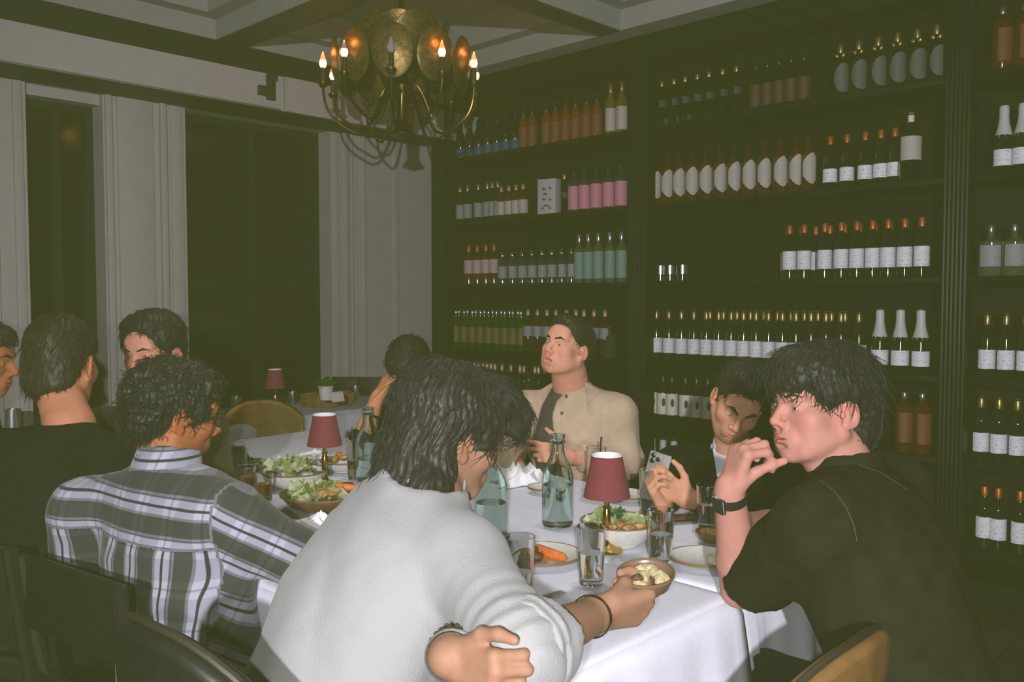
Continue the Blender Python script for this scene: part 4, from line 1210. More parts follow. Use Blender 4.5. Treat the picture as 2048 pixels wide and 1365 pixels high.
def skin_mat(name, col):
    if name in MATS: return MATS[name]
    m = mat(name, col, .58, sss=.12, spec=.22)
    nt = m.node_tree; b = nt.nodes['Principled BSDF']
    a = nt.nodes.new('ShaderNodeAttribute'); a.attribute_name = 'tint'
    mx = nt.nodes.new('ShaderNodeMix'); mx.data_type = 'RGBA'; mx.blend_type = 'MULTIPLY'; mx.inputs['Factor'].default_value = 1.
    tc = nt.nodes.new('ShaderNodeTexCoord'); n = nt.nodes.new('ShaderNodeTexNoise'); n.inputs['Scale'].default_value = 28; n.inputs['Detail'].default_value = 4
    nt.links.new(tc.outputs['Object'], n.inputs['Vector'])
    r = nt.nodes.new('ShaderNodeValToRGB'); r.color_ramp.elements[0].position = .3; r.color_ramp.elements[1].position = .75
    r.color_ramp.elements[0].color = (*[c * .9 for c in col], 1); r.color_ramp.elements[1].color = (min(1, col[0] * 1.08), col[1] * 1.03, col[2] * 1.03, 1)
    nt.links.new(n.outputs['Fac'], r.inputs['Fac']); nt.links.new(r.outputs['Color'], mx.inputs['A']); nt.links.new(a.outputs['Color'], mx.inputs['B'])
    nt.links.new(mx.outputs['Result'], b.inputs['Base Color'])
    bp = nt.nodes.new('ShaderNodeBump'); bp.inputs['Strength'].default_value = .12; bp.inputs['Distance'].default_value = .001
    n2 = nt.nodes.new('ShaderNodeTexNoise'); n2.inputs['Scale'].default_value = 400
    nt.links.new(tc.outputs['Object'], n2.inputs['Vector']); nt.links.new(n2.outputs['Fac'], bp.inputs['Height']); nt.links.new(bp.outputs['Normal'], b.inputs['Normal'])
    return m
def face_tint(L, beard=0., lips=(1.0, .62, .62)):
    """natural colouring of a face, in head coordinates"""
    T = np.ones((len(L), 4))
    def g(c, r): return np.exp(-(((L - np.array(c)) / np.array(r)) ** 2).sum(1))
    lp = np.clip(g((0, .098, -.066), (.021, .03, .0095)) * 1.6 - .35, 0, 1)
    for q in range(3): T[:, q] *= 1 - lp * (1 - lips[q])
    ck = sum(g((s * .045, .07, -.03), (.022, .04, .022)) for s in (-1, 1))
    T[:, 1] *= 1 - .12 * np.clip(ck, 0, 1); T[:, 2] *= 1 - .10 * np.clip(ck, 0, 1)
    er = sum(g((s * .082, -.01, -.005), (.012, .03, .035)) for s in (-1, 1)); er = np.clip(er, 0, 1)
    T[:, 1] *= 1 - .16 * er; T[:, 2] *= 1 - .18 * er
    ns = g((0, .112, -.03), (.014, .02, .014)); T[:, 1] *= 1 - .12 * ns; T[:, 2] *= 1 - .12 * ns
    if beard:
        jw = np.clip((-.045 - L[:, 2]) / .03, 0, 1) * np.clip((L[:, 1] + .01) / .03, 0, 1) * np.clip((L[:, 2] + .125) / .02, 0, 1)
        mu = g((0, .10, -.052), (.026, .03, .008))
        bb = np.clip(np.maximum(jw, mu) - lp * 1.2, 0, 1) * beard
        for q in range(3): T[:, q] *= 1 - bb
    return T
M_hairk = mat('black_hair', (.014, .012, .011), .55, spec=.35, var=.3, vscale=90)
M_hairb = mat('dark_brown_hair', (.022, .015, .009), .55, spec=.3, var=.3, vscale=90)
def hair_mesh(name, ops, R, c, sc, h, m, parent, strands=600, length=.04, crown=(0, -.03, .12), droop=.6, curl=0., seed=1, lift=.25, amp=.003, f=60, thick=.0011, dirfn=None, wrap=.8):
    v = Vol(xf(ops, R, c, sc), h)
    Rn = np.array(R)
    def disp(P):
        L = (P - v3(c)) @ Rn / sc
        a = np.arctan2(L[:, 0], L[:, 1] + .03)
        return amp * (np.sin(a * 46 + 3 * np.sin(L[:, 2] * 60)) * .6 + sinoise(L, f, seed, 2))
    v.displace(disp, .012)
    V_, F = v.mesh()
    V_ = relax(V_, F, 1, .4)
    mb_v, mb_f = [V_], [F]
    # loose strands lying on the cap
    rs = np.random.RandomState(seed)
    if strands:
        a, b, cc_ = V_[F[:, 0]], V_[F[:, 1]], V_[F[:, 2]]
        nrm = np.cross(b - a, cc_ - a); ln = np.linalg.norm(nrm, axis=1, keepdims=True) + 1e-12; nrm = nrm / ln
        Lc = (a - v3(c)) @ Rn / sc
        ok = np.nonzero(((nrm @ Rn * 1.0) * (Lc - np.array([0, -.01, .03]))).sum(1) > 0)[0]
        pick = rs.choice(ok, strands)
        base = a[pick]; nn = nrm[pick]; Lb = Lc[pick]; nl = nn @ Rn
        fl_ = Lb - np.array(crown); fl_[:, 2] -= droop * .05
        if dirfn is not None: fl_ = dirfn(Lb, nl)
        fl_ = fl_ - nl * (fl_ * nl).sum(1, keepdims=True); fl_ /= np.linalg.norm(fl_, axis=1, keepdims=True) + 1e-9
        seg = 5; Ls = length * rs.uniform(.6, 1.25, strands); pts = []
        side = np.cross(nl, fl_); ph = rs.uniform(0, 6.28, strands); sg = rs.normal(0, .25, strands)
        lf = np.abs(rs.normal(lift, lift * .5, strands))
        for q in range(seg + 1):
            t = q / seg
            p = Lb + nl * (.0012 + lf * Ls * (t - .75 * t * t))[:, None] * 1 + fl_ * (Ls * t)[:, None] + side * (Ls * (sg * t * t + curl * .25 * np.sin(t * 5 + ph)))[:, None]
            p[:, 2] -= droop * Ls * t * t * .5
            p -= nl * (wrap * (Ls * t) ** 2 / .17)[:, None]
            pts.append(p)
        pts = np.stack(pts, 1)
        r = thick * np.array([.8, 1, 1, .9, .6, .15])
        ring = []
        for kx in range(3):
            an = 2 * PI * kx / 3
            ring.append(pts + (side[:, None, :] * math.cos(an) + nl[:, None, :] * math.sin(an)) * r[None, :, None])
        ring = np.stack(ring, 2)                       # strands, seg+1, 3, 3
        W = ring.reshape(-1, 3) * sc @ Rn.T + v3(c)
        idx = np.arange(strands * (seg + 1) * 3).reshape(strands, seg + 1, 3)
        fs = []
        for kx in range(3):
            k2 = (kx + 1) % 3
            fs.append(np.stack([idx[:, :-1, kx], idx[:, :-1, k2], idx[:, 1:, k2], idx[:, 1:, kx]], -1).reshape(-1, 4))
        mb_f.append(np.concatenate(fs) + len(V_)); mb_v.append(W)
    me = np_mesh(name, np.concatenate(mb_v), np.concatenate(mb_f), m)
    return link(name, me, None, parent)
def brows(parent, R, c, sc, m, th=1., tilt=0., raise_=0.):
    ops = []
    for s in (-1, 1):
        ops.append((cone((s * .014, .0995, .0215 - tilt * .004 + raise_), (s * .032, .0945, .0280 + raise_), .0034 * th, .0040 * th), '+', .003))
        ops.append((cone((s * .032, .0945, .0280 + raise_), (s * .050, .0825, .0230 + tilt * .002 + raise_), .0040 * th, .0020 * th), '+', .003))
    V_, F = Vol(xf(ops, R, c, sc), .0022).mesh()
    link('eyebrows', np_mesh('eyebrows', V_, F, m), None, parent)
def cloth_part(name, ops, h, m, parent, folds=.004, ff=7., seed=1, uvfn=None, stretch=None, it=2, extra=None, clip=None):
    v = Vol(ops, h, clip)
    def disp(P):
        d = folds * (.7 * ridged(P, ff, seed, stretch) + .5 * sinoise(P, ff * 1.6, seed + 3, 2))
        if extra is not None: d = d + extra(P)
        return d
    if folds or extra: v.displace(disp, .025)
    V_, F = v.mesh(); V_ = relax(V_, F, it, .5)
    at_ = {}
    if uvfn is not None: at_['cloth'] = uvfn(V_)
    return link(name, np_mesh(name, V_, F, m, at_), None, parent)

from mathutils.bvhtree import BVHTree
def seam(obj, pxs, r, m, parent, name='seam'):
    """a line of stitching lying on a garment, through the points seen at these pixels"""
    bv = BVHTree.FromObject(obj, bpy.context.evaluated_depsgraph_get())
    out = []
    for (a, b) in zip(pxs, pxs[1:]):
        for q in range(5):
            px, py = a[0] + (b[0] - a[0]) * q / 5, a[1] + (b[1] - a[1]) * q / 5
            hit = bv.ray_cast(Vector((0, 0, CAM_H)), ray(px, py).normalized())
            if hit[0] is not None: out.append(hit[0] + hit[1] * r * .3)
    if len(out) > 2: MB().tube(out, r, 6).build(name, m, parent)
# ================================================================ people
def fabric(name, col, rough=.85, var=.08, bump=.25, bscale=900, sheen=.1):
    if max(col) < .06: sheen = 0.
    return mat(name, col, rough, var=var, vscale=25, bump=bump, bscale=bscale, sheen=sheen, spec=.1 if max(col) < .06 else .3)
def plaid_mat():
    if 'plaid_cloth' in MATS: return MATS['plaid_cloth']
    m = mat('plaid_cloth', (.3, .3, .3), .85, sheen=.1)
    nt = m.node_tree; N = nt.nodes; Lk = nt.links; b = N['Principled BSDF']
    a = N.new('ShaderNodeAttribute'); a.attribute_name = 'cloth'
    sp = N.new('ShaderNodeSeparateXYZ'); Lk.new(a.outputs['Vector'], sp.inputs['Vector'])
    def ramp(src, period, stops):
        d = N.new('ShaderNodeMath'); d.operation = 'DIVIDE'; d.inputs[1].default_value = period; Lk.new(src, d.inputs[0])
        f = N.new('ShaderNodeMath'); f.operation = 'FRACT'; Lk.new(d.outputs[0], f.inputs[0])
        r = N.new('ShaderNodeValToRGB'); r.color_ramp.interpolation = 'LINEAR'
        e = r.color_ramp.elements
        while len(e) < len(stops): e.new(.5)
        for q, (p, c) in zip(e, stops): q.position = p; q.color = (*c, 1)
        Lk.new(f.outputs[0], r.inputs['Fac']); return r.outputs['Color']
    dk, wh, bk, md = (.036, .039, .037), (.33, .33, .40), (.02, .022, .035), (.15, .15, .175)
    strong = [(0, dk), (.40, dk), (.42, md), (.47, md), (.49, wh), (.63, wh), (.645, bk), (.70, bk), (.715, wh), (.86, wh), (.875, md), (.90, bk), (.92, md), (.97, md), (.985, dk)]
    g1, g2, g3 = (.55, .55, .58), (1., 1., 1.), (.35, .33, .37)
    weak = [(0, g1), (.42, g1), (.44, g2), (.60, g2), (.62, g3), (.66, g3), (.68, g2), (.84, g2), (.86, g1)]
    A = ramp(sp.outputs['X'], .083, strong); B = ramp(sp.outputs['Y'], .083, weak)
    mx = N.new('ShaderNodeMix'); mx.data_type = 'RGBA'; mx.blend_type = 'MULTIPLY'; mx.inputs['Factor'].default_value = .55
    Lk.new(A, mx.inputs['A']); Lk.new(B, mx.inputs['B'])
    hs = N.new('ShaderNodeBrightContrast'); hs.inputs['Bright'].default_value = .0; Lk.new(mx.outputs['Result'], hs.inputs['Color'])
    Lk.new(hs.outputs['Color'], b.inputs['Base Color'])
    return m
M_white = fabric('white_shirt_cloth', (0.258, 0.256, 0.259), bump=.5, bscale=260, var=.02)
M_navy = fabric('dark_jersey', (.005, .007, .006), var=.2)
M_taupe = fabric('taupe_jumper', (.10, .082, .055))
M_maroon = fabric('dark_red_top', (.04, .015, .012))
M_beige = fabric('beige_canvas', (0.504, 0.378, 0.270), var=.06, bump=.5, bscale=300)
M_tee = fabric('grey_tee', (0.066, 0.060, 0.048))
M_suit = fabric('black_suit', (.004, .004, .0035), rough=.8, var=.2)
M_shirtw = fabric('white_dress_shirt', (.6, .62, .7))
M_denim = fabric('washed_black_denim', (.013, .0105, .007), var=.25, bump=.5, bscale=500)
M_trous = fabric('dark_trousers', (.012, .012, .014), var=.2)
M_shoe = mat('black_shoe', (.01, .01, .01), .35)
M_stitch = mat('pale_stitching', (.07, .063, .05), .8)
M_metalw = mat('watch_steel', (.7, .7, .72), .12, metal=1.)
M_strap = mat('black_strap', (.01, .01, .01), .5)

def nrm(v): v = Vector(v); return v / v.length
def torso(pelvis, neck, right, w=1., d=1., top=1.0, belly=0., bot=-.12):
    ts = [bot, 0, .28, .62, .84, .95, top + .02]
    ws = [.165 * w, .17 * w, .158 * w, .182 * w, .172 * w, .11 * w, .068]
    ds = [.115 * d, .12 * d, (.112 + belly) * d, .125 * d, .098 * d, .075 * d, .062]
    return [(sweep(pelvis, neck, right, ts, ws, ds), '+', .03)]
def shoulders(neck, sl, sr, r=.062):
    nk = Vector(neck)
    o = []
    for s in (sl, sr):
        s = Vector(s)
        o.append((cone(nk + Vector((0, 0, -.045)), s, .058, r), '+', .05))
    return o
def sleeve(sh, el, end, r=(.068, .060, .052), k=.03):
    return [(cone(sh, el, r[0], r[1]), '+', k), (conecut(el, end, r[1], r[2]), '+', k)]
def collar_ops(base, up, r0, r1, h, th=.004, tilt=0.):
    base = Vector(base); up = nrm(up)
    return [(shell(base - up * .012, base + up * h, r0, r1, th), '+', .004)]
def body(label, head, neck, chest, arms, skin, h=.004, hair_m=None, beard=0., lips=(1., .62, .62), extra=(), neck_r=.055, group=None, bare_r=(.040, .029), h_head=.003):
    """one continuous skin: head, neck, arms, hands. arms: list of (shoulder, elbow, wrist, hand_ops)"""
    R, c, sc, kw = head
    ops = xf(head_ops(**kw), R, c, sc)
    Rm = np.array(R); nb = v3(c) + Rm @ np.array((0, -.030, -.055)) * sc
    ops.append((cone(nb, neck, neck_r * .97, neck_r * 1.08), '+', .02))
    fr = v3(c) + Rm @ np.array((0, .01, -.075)) * sc
    ops.append((cone(fr, v3(neck) + Rm @ np.array((0, .03, -.01)), .035, .045), '+', .03))
    ops.append((cone(neck, chest, .055, .05), '+', .02))
    for (sh, el, wr, ho) in arms:
        el, wr = Vector(el), Vector(wr)
        ops.append((cone(chest, sh, .04, .035), '+', .01))
        ops.append((cone(sh, el, .038, bare_r[0] * .95), '+', .01))
        mid = el + (wr - el) * .3
        ops.append((cone(el, mid, bare_r[0] * .95, bare_r[0]), '+', .01))
        ops.append((cone(mid, wr, bare_r[0], bare_r[1]), '+', .012))
        if ho: ops.append((cone(wr + (wr - mid) * -.02, wr + (wr - mid).normalized() * .018, bare_r[1] * .98, .0265), '+', .012)); ops += ho
    # fine surface for the head, coarser for the rest, meeting at the neck
    hl_, hh_ = v3(c) - .138, v3(c) + .138
    V_, F = Vol(ops, h).mesh(); V_ = relax(V_, F, 1, .35)
    if h_head and h_head < h:
        ins = ((V_ > hl_ + h * 1.2) & (V_ < hh_ - h * 1.2)).all(1)
        F = F[~ins[F].all(1)]
        V2, F2 = Vol(ops, h_head, (hl_, hh_)).mesh(); V2 = relax(V2, F2, 1, .3)
        used = np.unique(F); mp = np.full(len(V_), -1); mp[used] = np.arange(len(used))
        F = np.concatenate([mp[F], F2 + len(used)]); V_ = np.concatenate([V_[used], V2])
    L = (V_ - v3(c)) @ Rm / sc
    T = face_tint(L, beard, lips)
    far = np.linalg.norm(L, axis=1) > .19
    T[far] = 1.
    o = link('person', np_mesh('person', V_, F, skin, {'tint': T}))
    tag(o, label, 'person', group)
    return o
def legs(parent, pelvis, fwd, right, m=M_trous, kneedz=-.03, floor=.012):
    p = Vector(pelvis); fwd = nrm(fwd); right = nrm(right)
    ops = [(ell(p + Vector((0, 0, -.02)), (.16, .13, .10), np.array([[right.x, fwd.x, 0], [right.y, fwd.y, 0], [0, 0, 1]])), '+', .03)]
    sh = []
    for s in (-1, 1):
        hip = p + right * s * .085 + fwd * .03 + Vector((0, 0, -.03))
        kn = p + right * s * .13 + fwd * .43; kn.z = p.z + kneedz
        an = kn + fwd * -.06; an.z = .10
        ops.append((cone(hip, kn, .082, .062), '+', .03)); ops.append((conecut(kn, an, .060, .048), '+', .02))
        ft = an + fwd * .15; ft.z = floor + .032
        hl = an.copy(); hl.z = floor + .034
        sh.append([(cone(hl, ft, .034, .030), '+', .02), (cone((an.x, an.y, .11), hl, .040, .034), '+', .02), (half((0, 0, floor), (0, 0, -1)), '-', .0)])
    def mk(nm, o_, m_, h):
        v = Vol(o_, h); V_, F = v.mesh(); link(nm, np_mesh(nm, V_, F, m_), None, parent)
    mk('trousers', ops, m, .014)
    for o_ in sh:
        o2 = [q for q in o_ if q[1] == '+']
        mk('shoe', o2 + [(Prim(lambda x, y, z: (z - floor), None, None), '-', 0.)] if False else o2, M_shoe, .009)
def buttons(parent, pts, n, r=.0055, m=None):
    for p in pts:
        q = Vector((0, 0, 1)).rotation_difference(nrm(n)).to_matrix().to_4x4()
        MB().lathe([(0, 0), (r, 0), (r, .002), (r * .7, .003), (0, .0025)], 12, M=Matrix.Translation(p) @ q).build('button', m or mat('horn_button', (.07, .05, .04), .4), parent)
def band(parent, name, c, axis, r, w, th, m, n=28, ex=1.0):
    q = Vector((0, 0, 1)).rotation_difference(nrm(axis)).to_matrix().to_4x4()
    return MB().lathe([(r, -w / 2), (r + th, -w / 2), (r + th, w / 2), (r, w / 2)], n, close=True, M=Matrix.Translation(c) @ q).build(name, m, parent)
def chain(parent, name, c, axis, r, n, br, m):
    q = Vector((0, 0, 1)).rotation_difference(nrm(axis)).to_matrix()
    for k in range(n):
        a = 2 * PI * k / n; p = Vector(c) + q @ Vector((r * math.cos(a), r * math.sin(a), 0))
        MB().lathe([(0, -br), (br * .7, -br * .7), (br, 0), (br * .7, br * .7), (0, br)], 8, tuple(p)).build(name, m, parent)

FWD = lambda phi: Vector((math.sin(math.radians(phi)), math.cos(math.radians(phi)), 0))
RGT = lambda phi: Vector((math.cos(math.radians(phi)), -math.sin(math.radians(phi)), 0))
CURL_FIST = [(70, 85, 55)] * 4
CURL_RELAX = [(25, 30, 20), (30, 35, 22), (35, 38, 25), (40, 40, 25)]

# ---------------------------------------------------------------- chairs
def chair(p, phi, label, m, kind='slat', leather=None, top=.86):
    """p: floor point under the seat centre; phi: facing"""
    o = empty('dining_chair', (p[0], p[1], .012), -math.radians(phi), label, 'chair')
    MB().box((-.21, -.20, .43), (.21, .22, .465), bev=.012).build('seat', leather or m, o)
    for sx in (-1, 1):
        for sy in (-1, 1):
            MB().tube([(sx * .18, sy * .17, .43), (sx * .20, sy * .20, 0)], [.018, .013], 8).build('leg', m, o)
        if kind == 'slat': MB().tube([(sx * .18, -.19, .44), (sx * .185, -.235, .66), (sx * .18, -.265, .86)], [.017, .016, .013], 8).build('back_post', m, o)
    if kind == 'slat':
        MB().box((-.19, -.262, .70), (.19, -.24, .86), bev=.008).build('backrest', m, o)
        MB().box((-.18, -.235, .56), (.18, -.22, .60), bev=.006).build('back_rail', m, o)
    else:
        vs = []; fs = []; n = 14
        for i in range(n + 1):
            f = -1 + 2 * i / n
            zt = top - .10 * abs(f) ** 2.6; y = -.262 + .06 * f * f
            for (dy, z) in ((-.022, .52), (-.022, zt), (.022, zt), (.022, .52)): vs.append((f * .225, y + dy - (z - .52) * .08, z))
        for i in range(n):
            a, b = 4 * i, 4 * i + 4
            for q in range(4):
                q2 = (q + 1) % 4; fs.append((a + q, a + q2, b + q2, b + q))
        fs.append((0, 3, 2, 1)); e = 4 * n; fs.append((e, e + 1, e + 2, e + 3))
        br = MB().add(vs, fs).build('backrest', leather or m, o, angle=50)
        md = br.modifiers.new('round', 'BEVEL'); md.width = .012; md.segments = 3; md.limit_method = 'ANGLE'
        pts = [Vector((-1 + 2 * i / n, 0, 0)) for i in range(n + 1)]
        MB().tube([(f.x * .225, -.262 + .06 * f.x ** 2 - (top - .10 * abs(f.x) ** 2.6 - .52) * .08, top + .002 - .10 * abs(f.x) ** 2.6) for f in pts], .006, 8).build('piping', mat('piping_dark', (.02, .015, .01), .5), br)
    return o
M_chairk = mat('black_chair_wood', (.008, .008, .007), .4, var=.2)
M_chairb = mat('brown_leather', (.42, .23, .06), .45, var=.2, vscale=20, bump=.2, bscale=120)
M_chairt = mat('tan_leather', (.16, .085, .03), .45, var=.2, vscale=20, bump=.2, bscale=120)

SK_j = skin_mat('skin_fair', (0.648, 0.312, 0.216))
SK_g = skin_mat('skin_fair_rosy', (0.552, 0.240, 0.168))
SK_d = skin_mat('skin_fair_tan', (0.432, 0.180, 0.102))
SK_r = skin_mat('skin_rosy', (.44, .205, .165))
SK_w = skin_mat('skin_olive', (.285, .15, .098))
SK_q = skin_mat('skin_tan', (0.564, 0.282, 0.180))
SK_p = skin_mat('skin_brown', (0.336, 0.120, 0.050))
SK_h = skin_mat('skin_tan_far', (0.600, 0.264, 0.120))

# ================================================================ W: white shirt, holding a bowl, nearest
def person_w():
    phi = 48
    F_, R_ = FWD(phi), RGT(phi)
    hc = at(894, 868, 1.60); HR = rot(54, 16, 4)
    neck = at(846, 984, 1.52)
    pelvis = Vector((-.40, 1.33, .58))
    sr = Vector((-.075, 1.395, 1.005)); sl = Vector((-.245, 1.615, 1.02))
    chest = Vector((-.19, 1.47, .95))
    elr = at(1042, 1302, 1.20); wrr = at(1186, 1232, 1.42)
    ell_ = Vector((-.06, 1.49, .84)); wrl = at(900, 1314, 1.19)
    # right hand: fist under the bowl, knuckles to the right
    d = (at(1265, 1216, 1.46) - wrr).normalized()
    hr, tr = hand_ops(wrr + d * .01, d, Vector((-.1, .75, .35)), False, [(66, 74, 40), (70, 78, 45), (74, 80, 45), (78, 80, 45)], [(.85, .15, .5), (.9, -.2, .45), (.9, -.3, .4)], 1.0)
    d2 = (at(985, 1352, 1.125) - wrl).normalized()
    hl, tl = hand_ops(wrl + d2 * .01, d2, Vector((.35, .9, -.1)), False, [(62, 60, 30), (64, 64, 35), (68, 64, 35), (70, 64, 35)], [(.75, .60, -.1), (.95, .25, .1), (.95, -.1, .25)], .90)
    o = body('person in white shirt and long dark hair, seen from behind, holding out a small bowl', (HR, hc, 1.0, dict(jaw=.95, cheek=1.05, nose=.95)), neck, chest,
             [(sr, elr, wrr, hr), (sl, ell_, wrl, hl)], SK_w, .0036, lips=(1, .66, .62))
    # shirt
    ops = torso(pelvis, neck, R_, 1.0, 1.05) + shoulders(neck, sl, sr, .066)
    cuff = elr + (wrr - elr) * .16
    ops += sleeve(sr, elr, cuff, (.068, .058, .056))
    cufl = ell_ + (wrl - ell_) * .42
    ops += sleeve(sl, ell_, cufl, (.062, .054, .05))
    nv = nrm(at(862, 925, 1.5) - neck)
    ops.append((conecut(neck - nv * .03, neck + nv * .030, .086, .076), '+', .02))
    ops.append((cone(neck + nv * .01, neck + nv * .2, .064, .076), '-', .006))
    ax = nrm(cuff - elr); axu = nrm(elr - sr)
    def extra(P):
        t = (P - v3(elr)) @ v3(ax); dd = np.linalg.norm(P - v3(elr), axis=1)
        m = np.exp(-(dd / .085) ** 2)
        q = (P - v3(sr)) @ v3(axu)
        return m * .006 * np.sin(q * 190 + 2.0 * sinoise(P, 6, 5, 1)) 
    shirt = cloth_part('shirt', ops, .0065, M_white, o, .0045, 4.5, 11, extra=extra, clip=(np.array((-9, -9, .46)), np.array((9, 9, 9))), stretch=(1, 1, .5))
    # rolled cuff
    ops = [(shell(cuff - ax * .05, cuff + ax * .006, .063, .060, .005), '+', .004), (shell(cuff - ax * .032, cuff + ax * .012, .068, .064, .005), '+', .004)]
    cloth_part('rolled_cuff', ops, .004, M_white, o, .004, 9, 8, it=1)
    hair = []
    A = lambda p, k=.02: hair.append((p, '+', k))
    S = lambda p, k=.01: hair.append((p, '-', k))
    A(ell((0, -.020, .048), (.084, .104, .088))); A(ell((0, -.064, -.030), (.074, .052, .080))); A(ell((0, -.074, -.085), (.060, .036, .058)), .03); A(ell((0, -.066, -.130), (.060, .036, .055)), .03); A(cone((.01, -.066, -.06), (.040, -.075, -.130), .056, .050), .02); A(cone((.055, -.045, -.045), (.078, -.058, -.105), .038, .044), .02); A(cone((.078, -.058, -.105), (.082, -.055, -.135), .044, .030), .02)
    A(ell((0, .060, .078), (.078, .058, .052)), .03)
    for s in (-1, 1): A(ell((s * .074, .004, .030), (.016, .060, .048)), .02); A(ell((s * .070, -.045, -.02), (.018, .033, .065)), .02)
    A(ell((.03, .115, .055), (.045, .030, .045)), .03); A(ell((-.03, .112, .055), (.045, .030, .045)), .03)
    S(ell((0, .105, -.055), (.085, .062, .088)), .012)
    for s in (-1, 1): S(ell((s * .094, .004, -.018), (.030, .026, .042)), .008)
    def flow(L, n):
        f = np.stack([L[:, 0] * .4, np.where(L[:, 1] > .02, .08, -.05 - L[:, 1] * .2), -.09 - np.abs(L[:, 2]) * .3], 1)
        top = np.clip((L[:, 2] - .09) / .04, 0, 1)[:, None]
        out = np.stack([L[:, 0] * 1.2, (L[:, 1] + .035) * 1.4, np.full(len(L), -.02)], 1)
        return f * (1 - top) + out * top
    hair_mesh('hair', hair, HR, hc, 1.0, .0036, M_hairk, o, 2600, .045, seed=3, lift=.006, amp=.0030, f=26, thick=.0008, dirfn=flow, curl=.15, droop=.1, wrap=1.0)
    brows(o, HR, hc, 1.0, M_hairk)
    eye_mesh(o, HR, hc, 1.0)
    legs(o, pelvis, F_, R_)
    # bracelets
    ax1 = nrm(wrr - elr)
    b1 = band(o, 'bracelet', wrr - ax1 * .008, ax1 + Vector((.0, .12, .05)), .0330, .006, .0024, mat('dark_bead_metal', (.05, .04, .03), .25, metal=.8))
    ax2 = nrm(wrl - ell_)
    band(o, 'watch_strap', wrl - ax2 * .012, ax2, .0335, .016, .003, M_metalw)
    chain(o, 'bead', wrl - ax2 * .040, ax2, .0365, 22, .0048, mat('dark_wood_bead', (.03, .02, .01), .4))
    # bowl held in the hand
    bp = at(1293, 1144, 1.50)
    b = bowl(bp + Vector((0, 0, -.036)), .050, .036, 'small brown bowl of gnocchi held out over the table', 'held_bowl', m=mat('held_bowl_glaze', (.17, .10, .07), .35))
    b.rotation_euler = (math.radians(10), math.radians(-4), 0)
    morsels(b, 'gnocchi', (.004, -.002, .028), .030, 12, M_gnoc, (.013, .010, .009), 31, .012)
    morsels(b, 'dark_olive', (-.02, -.025, .033), .008, 3, M_meat, (.008, .006, .004), 32)
    cw = chair((-.27, 1.34), 40, 'black round-backed chair under the person in the white shirt', M_chairk, 'round', top=.99); cw.scale = (.82, 1, 1)
person_w()
